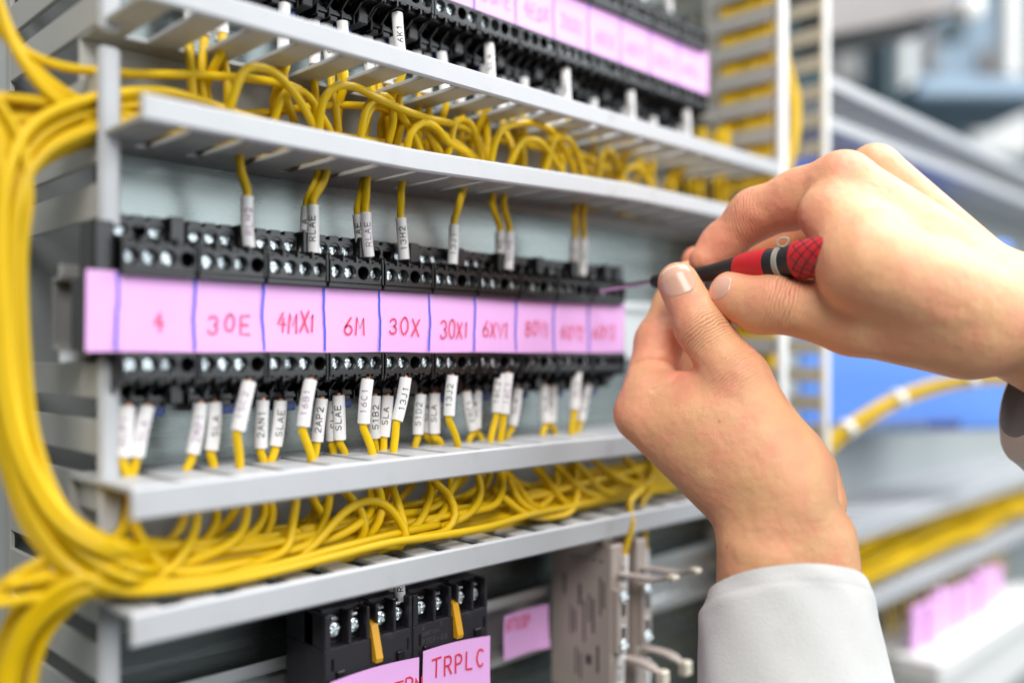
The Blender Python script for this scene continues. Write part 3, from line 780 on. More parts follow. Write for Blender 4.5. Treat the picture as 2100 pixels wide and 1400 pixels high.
for k in range(3):
    off = np.array([0, k * 3 - 3, k * 4 - 4])
    pts = [py(-60, -160, 340) + off, py(-5, 0, 338) + off, py(30, 90, 336) + off, py(90, 170, 335) + off, py(170, 225, 334) + off, py(250, 250, 333) + off, (150, 332, 90 + k * 2), (200, 333, 88 + k * 2)]
    wire(pts, "yellow wire sweeping down from the top left corner into the upper bundle", "yellow wires of the upper bundle")
# drops from the upper row of sockets, through the fingers
for i in range(1, 13):
    spots = [(5.2, 333), (11.6, 333), (18.0, 333), (14.8, 326)] + ([(10.7, 318.5)] if i % 2 == 0 else [])
    for q, (dx, Y) in enumerate(spots):
        if rnd.random() < .15 and Y > 325: continue
        x = XB[i] + dx; zt = 142.5 if Y > 325 else 150.5
        if Y < 325 and i < 4: continue
        a = np.array([x, Y, zt]); b = np.array([x + rnd.uniform(-1.5, 1.5), Y - rnd.uniform(0, 2), zt - 19.5])
        yb_ = 329 + rnd.uniform(-4, 6)
        pts = [(a + b) / 2, b, b + [rnd.uniform(-1, 1), -1, -6], np.array([b[0] + rnd.uniform(-2, 2), yb_, 104]), np.array([b[0] + rnd.uniform(-3, 3), yb_, 92]), np.array([b[0] - 12, yb_, 84]), np.array([b[0] - 30, yb_ + 2, 82.0 + rnd.uniform(0, 2)])]
        tx = rnd.choice(["SLA", "SLAE", "7R1", "6K1", "13K1", "16D1"])
        nth = ["first", "second", "third", "fourth", "forward"][q if Y > 325 else 4]
        ordn = ["", "second", "third", "fourth", "fifth", "sixth", "seventh", "eighth", "ninth", "tenth", "eleventh", "twelfth", "thirteenth"][i]
        o = wire(pts, f"yellow wire with white marker at the {nth} lower terminal of the {ordn} upper socket", "yellow wires dropping from the upper row", step=4)
        sleeve(o, a, b, tx, 'ink', copper=(Y < 325))
# white markers standing above the upper row
for k, (u, v0, v1) in enumerate(((1318, -40, 20), (1372, -30, 45))):
    a, b = py(u, v1, 333), py(u - 4, v0 - 20, 333)
    o = wire([(a + b) / 2, b, b + [0, -2, 16], b + [4, -2, 60]], f"yellow wire with white marker standing above the {['third last','last'][k]} upper sockets", "yellow wires above the upper row", step=5)
    sleeve(o, a, b, "SLA", 'ink', copper=False)
# strands at the right end and in the right upright duct
for k in range(13):
    x = 502 + k * 2.6; yy = 330 + rnd.uniform(-9, 10)
    pts = [np.array([x + rnd.uniform(4, 9), yy + 2, 150]), np.array([x + rnd.uniform(0, 4), yy, 122]), np.array([x + rnd.uniform(-1, 1), yy, 104]), np.array([x + 2, yy - 3, 93]), np.array([x + 22, yy - 4, 89]), np.array([565, yy, 88])]
    wire(pts, "yellow strand hanging upright at the right end of the upper duct", "yellow strands at the right end of the upper duct", step=5)
for k in range(16):
    x = 549 + (k % 8) * 4.2 + rnd.uniform(-1, 1); yy = 318 + (k // 8) * 12 + rnd.uniform(-4, 4)
    pts = [np.array([x + rnd.uniform(-3, 3), yy + rnd.uniform(-3, 3), z]) for z in range(-400, 421, 60)]
    wire(pts, "yellow wire running upright inside the right upright duct", "yellow wires inside the right upright duct", step=10)
for k in range(12):
    yy = 303 + k * 3.4; x = 545.6 + rnd.uniform(0, 1.6)
    pts = [np.array([x + rnd.uniform(-.6, .8), yy + rnd.uniform(-1.5, 1.5), z]) for z in range(-400, 421, 50)]
    wire(pts, "yellow wire packed against the slots of the right upright duct", "yellow wires inside the right upright duct", step=10)
for k in range(4):
    pts = [py(1606, 60, 300 + k), py(1616, 130, 297 + k), py(1624 + k * 4, 200, 296 + k), py(1626 + k * 3, 270, 296 + k), py(1618 + k * 2, 330, 297 + k), py(1608, 390, 300 + k)]
    wire(pts, "yellow wire bowing out of the right upright duct beside the white post", "yellow wires bowing out of the right upright duct", step=6)

#SECTION lower
# ------------------------------------------------------------------ two wide sockets on the lower rail
def wide_socket(x0, label, text):
    YF = 305.0; W_ = 44.2
    t = thing("wide_relay_socket", (x0 + W_ / 2, 325, -178), label, "relay socket", "wide black sockets on the lower rail")
    mb = MB()
    mb.box((x0, YF, -178), (x0 + W_, 334, -117.5), .5)
    mb.box((x0, YF + 8.5, -117.8), (x0 + W_, 334, -104.5), .4)
    mb.box((x0 + .3, 318, -105), (x0 + W_ - .3, 336, -99.5), .8)
    for (p, q) in ((0, 3.0), (11.3, 13.0), (20.2, 22.0), (24.8, 26.4), (34.0, 35.6), (42.2, W_)):
        mb.box((x0 + p, YF + .01, -117.7), (x0 + q, 320, -104.2), .35)
    for (p, q) in ((2.6, 21), (26, 42.6)):
        mb.box((x0 + p, 311.5, -105.4), (x0 + q, 320, -103.4), .3)
    obj("housing", mb, M['graphite'], t)
    pk = MB()
    for (p, q) in ((3.0, 11.3), (13.0, 20.2), (26.4, 34.0), (35.6, 42.2)):
        pk.box((x0 + p, YF + 4.8, -117.5), (x0 + q, YF + 8.6, -105.2), .2)
    obj("terminal_pockets", pk, M['blackgloss'], t)
    for c in (6.6, 16.0, 29.6, 38.4):
        s = link("screw", SCREW, (x0 + c, YF + 3.6, -111.4), t); s.rotation_euler = (0, rnd.uniform(0, 1.5), 0); s.scale = (1.15,) * 3
        m2 = MB(); m2.box((x0 + c - 1.6, YF + 2.6, -107.6), (x0 + c + 1.6, YF + 4.9, -106.2), .4); obj("clamp_plate", m2, M['steel'], t)
    # amber lever: thin tapered blade in the slot
    lv = MB(); xl = x0 + 22.2
    prof = [(YF - .3, -112.0), (YF + 5, -110.5), (YF + 5, -127), (YF - 2.4, -127.5), (YF - 3.0, -125.8)]
    V = [(xl + dx + (p[1] + 112) * -.06, p[0], p[1]) for dx in (0, 3.4) for p in prof]; n = len(prof)
    lv.add(V, [tuple(range(n))[::-1], tuple(range(n, 2 * n))] + [(k, (k + 1) % n, n + (k + 1) % n, n + k) for k in range(n)])
    obj("lever", lv, M['levery'], t)
    obj('slot', MBbox((x0 + 3.0, YF - .25, -126.5), (x0 + 4.3, YF + .4, -121.6), .1), M['blackgloss'], t); obj('slot', MBbox((x0 + 41.2, YF - .25, -126.5), (x0 + 42.5, YF + .4, -121.6), .1), M['blackgloss'], t)
    obj('latch', MBbox((x0 + 5.2, YF - 1.6, -131.5), (x0 + 8.8, YF + .4, -126.8), .4), M['black'], t); obj('latch', MBbox((x0 + 35.4, YF - 1.6, -131.0), (x0 + 39.0, YF + .4, -125.8), .4), M['black'], t)
    if text:
        mb = MB(); st, _ = strokes("omron", 2.1, 1.6, .4)
        ribbons(mb, st, .3, lambda p, q, l: (x0 + 4.6 + p, YF - .05 - l, -122.6 + q)); st, _ = strokes("P2CF-08", 2.4, 1.6, .55)
        ribbons(mb, st, .34, lambda p, q, l: (x0 + 4.6 + p, YF - .05 - l, -126.6 + q)); st, _ = strokes("8", 1.6, 1.1, .3)
        ribbons(mb, st, .3, lambda p, q, l: (x0 + 4.8 + p, YF - .05 - l, -120.0 + q)); st, _ = strokes("5", 1.6, 1.1, .3)
        ribbons(mb, st, .3, lambda p, q, l: (x0 + 15 + p, YF - .05 - l, -120.0 + q))
        obj("moulded_lettering", mb, M['print'], t)
    return t
xw0 = py(666, 1300, 305)[0]
wide_socket(xw0, "wide black relay socket with an amber lever, left of the one labelled TRPLC", False)
wide_socket(xw0 + 44.7, "wide black relay socket with an amber lever above the paper reading TRPLC", True)

def paper(corners, Yf, label, text, tx_at, th, twd, gap, curl=1.5, ink='red', bow=0):
    """corners: top-left, top-right u,v ; hangs down by h mm"""
    (u0, v0), (u1, v1), hgt = corners
    A, B = py(u0, v0, Yf), py(u1, v1, Yf)
    t = thing("sticky_label", ((A + B) / 2 - np.array([0, 0, hgt])), label, "paper label")
    n, mN = 16, 10; V = []
    def surf(s, q):
        p = A + (B - A) * s + np.array([0, 0, -hgt * q + bow * math.sin(math.pi * s) * (1 - q)])
        p[1] += -curl * (s - .5) ** 2 * 3 + .5 * math.sin(q * 3) - curl * .7 * max(0, s - .75) * 4 * q
        return p
    for i in range(n + 1):
        for j in range(mN + 1): V.append(surf(i / n, j / mN))
    Fc = [(i * (mN + 1) + j, i * (mN + 1) + j + 1, (i + 1) * (mN + 1) + j + 1, (i + 1) * (mN + 1) + j) for i in range(n) for j in range(mN)]
    nb = len(V); mb = MB(); mb.add(V + [p + np.array([0, .25, 0]) for p in V], Fc + [tuple(nb + k for k in f)[::-1] for f in Fc])
    obj("paper", mb, M['pink'], t, smooth=60)
    if text:
        Wd = np.linalg.norm(B - A); st, w_ = strokes(text, th, twd, gap, .07)
        mb = MB()
        den = []
        for s_ in st:
            q = []
            for k in range(len(s_) - 1):
                for j in range(3): q.append((s_[k][0] + (s_[k + 1][0] - s_[k][0]) * j / 3, s_[k][1] + (s_[k + 1][1] - s_[k][1]) * j / 3))
            q.append(s_[-1]); den.append(q)
        ribbons(mb, den, .85 * th / 7.2, lambda p, q, l: surf((tx_at[0] + p) / Wd, (tx_at[1] - q) / hgt) + np.array([0, -.12 - l, 0]))
        obj("handwriting", mb, M[ink], t)
    return t
paper(((866, 1334), (1003, 1302), 34), 303.2, "pink paper label handwritten TRPLC in red on the right wide socket", "TRPLC", (5.5, 13.0), 8.0, 4.7, 1.9, 1.0, bow=.6)
paper(((676, 1398), (858, 1346), 30), 303.0, "pink paper label hanging on the left wide socket, its red writing cut off", "6TRN", (27.0, 15.5), 7.0, 4.0, 1.2, .8, bow=.8)
paper(((1030, 1262), (1120, 1237), 23), 331.0, "small curled pink paper label stuck on the lower mounting rail", "RTXXP", (2.5, 9.0), 6.2, 2.9, .9, 2.2, 'red')

# markers of the wires entering the right wide pocket
for k, (u, v, Y, tx) in enumerate(((808, 1234, 316, None), (821, 1231, 311, "RLAE"))):
    a = py(u, v, Y); b = a + np.array([0, 0.5, 19.5])
    pts = [(a + b) / 2, b, b + [0, 0, 4], b + [0, 2, 10], b + [-2, 3, 14], b + [-14, 2, 18], b + [-50, 0, 18]]
    o = wire(pts, ["yellow wire with blank white marker behind the one reading RL above the wide socket", "yellow wire with white marker reading RL above the amber lever socket"][k], "yellow wires above the wide sockets")
    sleeve(o, a, b, tx, 'ink')

# ------------------------------------------------------------------ taupe modules with cream levers
def module(x0, x1, yf, z0, z1, label, big):
    t = thing("relay_module", ((x0 + x1) / 2, yf + 20, z0), label, "relay module", "taupe modules on the lower rail")
    mb = MB(); mb.box((x0, yf + 4, z0), (x1, 334, z1), .8)
    mb.box((x0 + .6, yf, z0 + 26), (x1 - .6, yf + 6, z1 - 22), .8); mb.box((x0 + .3, yf + 10, z1 - .5), (x1 - .3, 330, z1 + 7), .6)
    obj("housing", mb, M['beige'], t)
    for zc in (z1 - 26, z0 + 30):
        s = link("screw", SCREW, ((x0 + x1) / 2, yf - .6, zc), t); s.scale = (1.25,) * 3
    for zc in (z1 - 32, z0 + 36):
        st_ = MB(); st_.box(((x0 + x1) / 2 - 1.6, yf - .5, zc - 4), ((x0 + x1) / 2 + 1.6, yf + .4, zc + 4), .3); obj("contact_strip", st_, M['steel'], t)
    for zc, L, dn in ((z1 - 16, 25, 3), (z0 + 22, 19, -4)):
        lv = MB(); P = spline([(x1 - 2, yf + 6, zc), (x1 - 1, yf - 6, zc + .5), (x1, yf - L * .7, zc + dn * .2), (x1 + 1, yf - L, zc + dn)], 3)
        V = []
        for i, p in enumerate(P):
            hw = 3.6 if i < len(P) * .7 else 2.6
            for (dx, dz) in ((-hw, -.7), (hw, -.7), (hw, .7), (-hw, .7)): V.append(p + np.array([dx, 0, dz]))
        n = len(P)
        lv.add(V, [(4 * i + k, 4 * i + (k + 1) % 4, 4 * i + 4 + (k + 1) % 4, 4 * i + 4 + k) for i in range(n - 1) for k in range(4)] + [(3, 2, 1, 0), tuple(4 * (n - 1) + k for k in range(4))])
        lo_ = obj("lever", lv, M['beige'], t)
        tip = MB(); e = P[-1]; tip.box((e[0] - 3.4, e[1] - 3.5, e[2] - (5 if dn < 0 else 1.2)), (e[0] + 3.4, e[1] + 1.5, e[2] + (2.5 if dn < 0 else 1.6)), .9)
        obj("lever_tip", tip, M['cream'], lo_)
    if big:
        pr = MB()
        for (yy, za, zb, ww) in ((296, -118, -132, 1.2), (298.5, -116, -136, 1.2), (303, -128, -146, 1.6), (306, -126, -141, 1.2), (309.5, -130, -152, 1.2), (312, -122, -133, 2.0), (316, -136, -148, 1.4), (319, -134, -150, 1.0), (323, -118, -129, 1.6), (300, -152, -166, 1.6), (305, -158, -163, 4), (312, -158, -172, 1.2), (315, -156, -170, 1.2)):
            pr.box((x0 - .15, yy, zb), (x0 + .3, yy + ww, za), .05)
        obj("printing", pr, M['print'], t)
        tm = MB()
        for i in range(5): tm.lathe([(0, -.2), (1.7, 0), (1.7, 3)], (0, -1, 0.2), (x0 + 1.6, yf + 12 + i * 5, z1 - 9), 14)
        obj("terminal_caps", tm, M['steel'], t)
    return t
xm = px(1262, 1250, 0.0001)[0] if False else 364.0
module(364, 374.5, 288, -180, -99, "taupe relay module with dark printing and cream levers, the nearer of two", True)
module(385, 394.5, 288, -180, -99, "taupe relay module half hidden behind its printed neighbour, beside the sleeve", False)
for k, (u0, v0, u1, v1, Y) in enumerate(((1296, 1075, 1280, 1136, 292), (1322, 1072, 1322, 1124, 300))):
    a = py(u1 - 4, v1 + 76, Y); b = py(u1, v1, Y); c = py(u0, v0, Y)
    o = wire([(a + b) / 2, b, (b + c) / 2, c, c + [3, 4, 10], c + [20, 8, 16]], ["yellow wire with white marker entering the nearer taupe module", "yellow wire with white marker entering the further taupe module"][k], "yellow wires at the taupe modules")
    sleeve(o, a, b, "SLA", 'ink', copper=False)
for k, (u, v, Y) in enumerate(((1274, 1340, 290), (1326, 1352, 298))):
    a = py(u, v, Y); b = py(u - 5, v + 75, Y)
    o = wire([(a + b) / 2, b, b + [0, 0, -20], b + [-3, 0, -50]], ["yellow wire leaving the bottom of the nearer taupe module", "yellow wire leaving the bottom of the further taupe module"][k], "yellow wires at the taupe modules")
    sleeve(o, a, b, "SLA", 'ink', copper=False)

#SECTION background
# ------------------------------------------------------------------ far bay and room beyond
def far_duct(label, walls, x0=610, x1=1500):
    t = thing("wiring_duct", ((x0 + x1) / 2, 350, walls[0][2]), label, "wiring duct")
    for (zl0, zl1, zw, gap) in walls:
        lip = MB(); lip.box((x0, YL - 2, zl0), (x1, YL + 2, zl1), 1); wl = MB(); x = x0
        while x < x1: wl.box((x, YL + 1.5, zw), (x + 25 - gap, 352, zw + 2), .3); x += 25
        wl.box((x0, 351.8, zw - 1), (x1, 355.5, zw + 3), .3)
        obj("side_wall", wl, M['duct'], t); obj("lip", lip, M['duct'], t)
    return t
far_duct("pale grey slotted duct in the far bay above the blue device", [(187, 197, 188, 9), (158, 168, 160, 9)])
far_duct("grey duct in the far bay with yellow wires below the blue device", [(-140, -126, -128, 6), (-196, -182, -184, 9)])
# blue device, front turned to the aisle
C0 = pd(1640, 280, 735); C1 = pd(2080, 282, 790); ax = (C1 - C0); ax[2] = 0; Wd = np.linalg.norm(ax); ax /= Wd; nb_ = np.array([-ax[1], ax[0], 0])
def obox(mb, s0, s1, t0, t1, z0, z1, c=2):
    m2 = MB(); m2.box((s0, t0, z0), (s1, t1, z1), c)
    V = [C0 * [1, 1, 0] + ax * p[0] + nb_ * p[1] + np.array([0, 0, p[2]]) for p in m2.v]; mb.add(V, m2.f)
t = thing("blue_device", C0 * [1, 1, 0] + ax * Wd / 2 + np.array([0, 0, -66]), "large bright blue device box behind the hands in the far bay", "electrical device")
mb = MB(); obox(mb, 0, Wd, 0, 45, -66, 98, 3); obj("housing", mb, M['bluebox'], t)
mb = MB(); obox(mb, 6, Wd - 6, -3, 0.5, 66, 92, 1); obj("top_panel", mb, M['bluebox'], t)
mb = MB(); obox(mb, Wd * .05, Wd * .72, -5, .5, -64, -56, 1); obj("connector_row", mb, M['clipblue'], t)
for q in range(14):
    mb = MB(); obox(mb, Wd * .06 + q * 7.6, Wd * .06 + q * 7.6 + 4, -7, -2, -67, -58, .6); obj("connector", mb, M['greyblue'], t)
mb = MB(); mb.box((612, 322, 60), (930, 352, 156), 3)  # upper part of the blue device as its own box, shade painted in
tag(obj("shaded_device_top", mb, M['violet']), "dull violet blue top of the blue device, shade painted in, under the far pale duct", "trunking")
# tied bundle in front of it
pts = [pd(1660, 960, 640), pd(1705, 905, 650), pd(1780, 852, 665), pd(1850, 815, 680), pd(1950, 785, 695), pd(2060, 775, 705), pd(2200, 800, 715)]
for k in range(7):
    o3 = np.array([math.cos(k * 1.05) * 3.4, math.sin(k * 2.1) * 3.0, math.sin(k * 1.05) * 3.4]) * (0 if k == 6 else 1)
    wire([p + o3 for p in pts], "yellow wire in the tied bundle passing before the blue device", "yellow wires tied before the blue device", r=2.0, step=8)
SP = spline(pts, 4)
for k, u in enumerate((1738, 1838, 1992)):
    best = min(range(1, len(SP) - 1), key=lambda i: abs(1050 + F * ((SP[i][0] - SP[i][1]) / (SP[i][0] + SP[i][1])) - u))
    d = SP[best + 1] - SP[best - 1]; d /= np.linalg.norm(d)
    mb = MB(); mb.lathe([(6.6, -3), (7.2, -2), (7.2, 2), (6.6, 3)], d, SP[best], 18)
    tag(obj("cable_tie", mb, M['white'], smooth=40), ["white tie on the yellow bundle nearest the thin post", "white tie on the middle of the yellow bundle before the blue device", "white tie on the yellow bundle nearest the right sleeve"][k], "cable tie", "cable ties on the far bundle")
for k in range(16):
    yy = 312 + rnd.uniform(-14, 26); zz = -178 + rnd.uniform(0, 16)
    pts = [np.array([600, yy, zz + 4])] + [np.array([x, yy + rnd.uniform(-4, 4), zz + rnd.uniform(-3, 3) + (x - 600) * .012]) for x in range(640, 1300, 60)]
    wire(pts, "yellow wire lying in the far bay's lower duct", "yellow wires in the far lower duct", r=2.4, step=12)
for k in range(14):
    x = 745 + k * 22; z = -196
    wire([(x, 318, -176), (x + 1, 312, -196), (x - 2, 306, -214), (x, 304, -232)], "short yellow wire dropping from the far duct to the white terminal block", "yellow wires at the white terminal block", r=2.0, step=6)
# white terminal block and its pink cards
t = thing("terminal_block", (900, 300, -300), "white terminal block under pink cards in the far bay", "terminal block")
mb = MB(); mb.box((742, 268, -310), (1060, 340, -246), 2); obj("housing", mb, M['white'], t)
mb = MB(); mb.box((736, 262, -262), (1062, 300, -243.5), 2); obj("cover", mb, M['white'], t)
for k in range(9):
    mb = MB(); x = 752 + k * 25; mb.box((x, 288 + rnd.uniform(-3, 3), -243), (x + 20.5, 292, -207 + rnd.uniform(-4, 3)), .2)
    tag(obj("pink_card", mb, M['pink']), "small blurred pink card standing on the white terminal block", "card", "pink cards on the white terminal block")
m_ = MB(); m_.box((682, 262, -330), (712, 300, -262), 3); m_.box((686, 258, -326), (692, 263, -268), 1.5); m_.box((702, 258, -326), (708, 263, -268), 1.5)
tag(obj("connector_block", m_, M['ductside']), "grey ribbed connector block beside the left sleeve in the far bay", "connector")
m_ = MB(); m_.box((660, 300, -262), (684, 301, -240), .2)
tag(obj("pink_card", m_, M['pink']), "lone small pink card just right of the left sleeve", "card")

def billboard_box(u0, v0, u1, v1, d0, depth, m, name, label, cat, c=8):
    a = pd(u0, v1, d0); b = pd(u1, v0, d0); rr = np.array([Q, -Q, 0]); fw = np.array([Q, Q, 0])
    wd = (u1 - u0) / F * d0; m2 = MB(); m2.box((0, 0, a[2]), (wd, depth, b[2]), c)
    mb = MB(); mb.add([np.array([a[0], a[1], 0]) + rr * p[0] + fw * p[1] + np.array([0, 0, p[2]]) for p in m2.v], m2.f)
    return tag(obj(name, mb, m), label, cat)
m_ = MB(); m_.box((-2500, 3600, -1300), (6500, 3650, 1700), 5)
tag(obj("room_wall", m_, M['cyanwall']), None, None, kind="structure")
m_ = MB(); m_.box((4200, -3500, -1300), (4250, 3598, 1700), 5)
tag(obj("room_wall", m_, M['cyanwall']), None, None, kind="structure")
billboard_box(1850, 70, 1880, 190, 1690, 20, M['white'], "cable_pipe", "pale vertical pipe beside the slim dark post", "pipe", 5)
billboard_box(1895, 60, 1925, 150, 1690, 12, M['brownge'], "control_box", "small brown control box left of the dark vent", "control box", 4)
billboard_box(1990, 215, 2120, 320, 1800, 40, M['white'], "pale_board", "pale board below the grey cable tray", "board", 6)
billboard_box(2010, 100, 2050, 150, 1690, 12, M['brownge'], "junction_box", "brown junction box low on the grey cabinet", "box", 4)
billboard_box(1812, 60, 1846, 700, 1500, 60, M['darkteal'], "dark_post", "slim dark post beyond the far bay left of the tall grey cabinet", "post")
billboard_box(1850, -60, 2062, 230, 1700, 400, M['greyblue'], "grey_cabinet", "tall blue grey cabinet blurred at the top of the far room", "cabinet", 15)
billboard_box(1935, 35, 1985, 80, 1685, 10, M['darkteal'], "dark_vent", "small dark vent on the blue grey cabinet", "vent", 3)
billboard_box(2066, -60, 2100, 160, 1450, 40, M['white'], "white_post", "white upright post at the far top right", "post", 5)
billboard_box(1880, 158, 2180, 200, 1300, 200, M['greyblue'], "grey_tray", "blue grey cable tray crossing below the far cabinet", "tray", 6)
billboard_box(1915, 215, 1975, 260, 1600, 200, M['brownge'], "brown_box", "small brown box under the far cable tray", "box", 6)
billboard_box(1716, 40, 1790, 170, 1900, 60, M['white'], "white_board", "pale board beyond the thin post under the brown case", "panel", 6)
# brown-grey equipment case hanging into the top of the view
A_ = pd(1690, 72, 1000); m_ = MB()
V = [pd(1690, 72, 900), pd(1950, 22, 1000), pd(1960, -160, 1000), pd(1690, -160, 900)]
fw = np.array([Q, Q, 0]) * 90
m_.add([*V, *[p + fw for p in V]], [(0, 1, 2, 3), (7, 6, 5, 4), (0, 4, 5, 1), (1, 5, 6, 2), (2, 6, 7, 3), (3, 7, 4, 0)])
tag(obj("equipment_case", m_, M['brownge']), "brown grey equipment case at the top of the far bay", "equipment case")
m_ = MB(); m_.lathe([(0, 0), (10, 1), (13, 8), (13, 26), (6, 30)], (-.4, -.7, -.2), pd(1962, 22, 960), 20)
tag(obj("knob", m_, M['white'], smooth=40), "shiny white round knob on the end of the brown grey case", "knob")

#SECTION tool
# ------------------------------------------------------------------ screwdriver
TA, TB = pd(1198, 598.5, 484), pd(1700, 524, 362)
dT = TB - TA; LT = np.linalg.norm(dT); dT /= LT
def along(u):                                       # distance from the tip where the tool crosses image column u
    lo, hi = 0, LT * 1.3
    for _ in range(50):
        m = (lo + hi) / 2; p = TA + dT * m
        if 1050 + F * (p[0] - p[1]) / (p[0] + p[1]) < u: lo = m
        else: hi = m
    return lo
t = thing("screwdriver", TA, "slim red and black precision screwdriver held against the relay terminals", "screwdriver")
L = along
mb = MB(); mb.lathe([(0.5, 0), (1.1, 3), (1.25, 7), (1.25, L(1232))], dT, TA, 16); obj("tip", mb, M['handleblack'], t, smooth=40)
mb = MB(); mb.lathe([(1.25, L(1232)), (1.25, L(1345))], dT, TA, 20); obj("shaft", mb, M['steel'], t, smooth=40)
mb = MB(); mb.lathe([(1.3, L(1338)), (2.7, L(1340)), (3.3, L(1344)), (3.3, L(1356)), (2.9, L(1360)), (3.2, L(1420)), (4.4, L(1475)), (5.7, L(1517))], dT, TA, 32); obj("neck", mb, M['handleblack'], t, smooth=40)
mb = MB(); mb.lathe([(5.8, L(1517)), (6.4, L(1524)), (7.0, L(1550)), (7.1, L(1575)), (6.9, L(1581))], dT, TA, 36); obj("front_grip", mb, M['handlered'], t, smooth=40)
mb = MB(); mb.lathe([(6.7, L(1581)), (6.5, L(1584)), (6.4, L(1612)), (6.9, L(1632)), (7.4, L(1637))], dT, TA, 36); obj("collar", mb, M['handleblack'], t, smooth=40)
prof = [(7.5, L(1637)), (8.1, L(1639)), (8.2, L(1648)), (8.2, L(1716)), (5, L(1722))]
mb = MB(); mb.lathe(prof, dT, TA, 36); rg = obj("rear_grip", mb, M['handlered'], t, smooth=40)
# diamond grooves: crossing dark helical lines in the red grip
gr = MB(); a_ = dT; n_ = np.cross(a_, [0.12, 0.31, 0.94]); n_ /= np.linalg.norm(n_); b_ = np.cross(a_, n_)
for s in (-1, 1):
    for k in range(10):
        P = []
        for q in np.linspace(0, 1, 14):
            tt = L(1646) + q * (L(1716) - L(1646)); an = k * 2 * math.pi / 10 + s * q * 1.9
            P.append(TA + a_ * tt + (n_ * math.cos(an) + b_ * math.sin(an)) * 8.1)
        gr.tube(P, .28, 6)
obj("grip_grooves", gr, M['handleblack'], rg)
# clear nylon tie
tp = L(1606); mb = MB(); mb.lathe([(6.45, -1.3), (7.0, -1.1), (7.0, 1.1), (6.45, 1.3)], dT, TA + dT * tp, 32, closed=True)
tie = tag(obj("cable_tie", mb, M['tie'], smooth=40), "clear nylon cable tie looped around the screwdriver's black collar", "cable tie")
up = np.array([0, 0, 1.0]); up -= dT * np.dot(up, dT); up /= np.linalg.norm(up); vwd = -(TA + dT * tp); vwd /= np.linalg.norm(vwd); sd = np.cross(up, vwd)
ctr = TA + dT * tp + up * 7.6 + vwd * 3.5
loop = [ctr + sd * x + up * y for (x, y) in ((-1.2, -.9), (-2.3, .9), (-1.4, 2.2), (1.2, 2.6), (2.6, 2.0), (2.1, .6), (.8, -.9), (-1.2, -.9))]
mb = MB(); mb.tube(spline(loop, .5), .42, 8); obj("loop", mb, M['tie'], tie, smooth=180)

#SECTION hands
# ------------------------------------------------------------------ hands: one smooth skin per arm from a field of tapered limbs
HS = 1.08                      # reach of the hands from the lens
def cam3(u, v, d): d = d * HS; return np.array([(u - 1050) / F * d, (725 - v) / F * d, d])     # right, up, forward
def cone(P, a, b, ra, rb):
    ab = b - a; t = np.clip(((P - a) @ ab) / (ab @ ab), 0, 1)
    return np.linalg.norm(P - a - t[:, None] * ab, axis=1) - (ra + (rb - ra) * t)
def smin(a, b, k):
    h = np.maximum(k - np.abs(a - b), 0) / k
    return np.minimum(a, b) - h * h * k * .25
class Body:
    def __init__(self): self.groups = []
    def group(self, k_in, k_out, prims): self.groups.append((k_in, k_out, [(cam3(*a), cam3(*b), ra * HS, rb * HS) for (a, b, ra, rb) in prims])); return self
    def dist(self, P):
        tot = None
        for (ki, ko, pr) in self.groups:
            g = None
            for (a, b, ra, rb) in pr:
                d = cone(P, a, b, ra, rb); g = d if g is None else smin(g, d, ki)
            tot = g if tot is None else smin(tot, g, ko)
        return tot
    def bounds(self):
        lo = np.array([1e9] * 3); hi = -lo
        for (_, _, pr) in self.groups:
            for (a, b, ra, rb) in pr:
                for (p, r) in ((a, ra), (b, rb)): lo = np.minimum(lo, p - r - 3); hi = np.maximum(hi, p + r + 3)
        return lo, hi
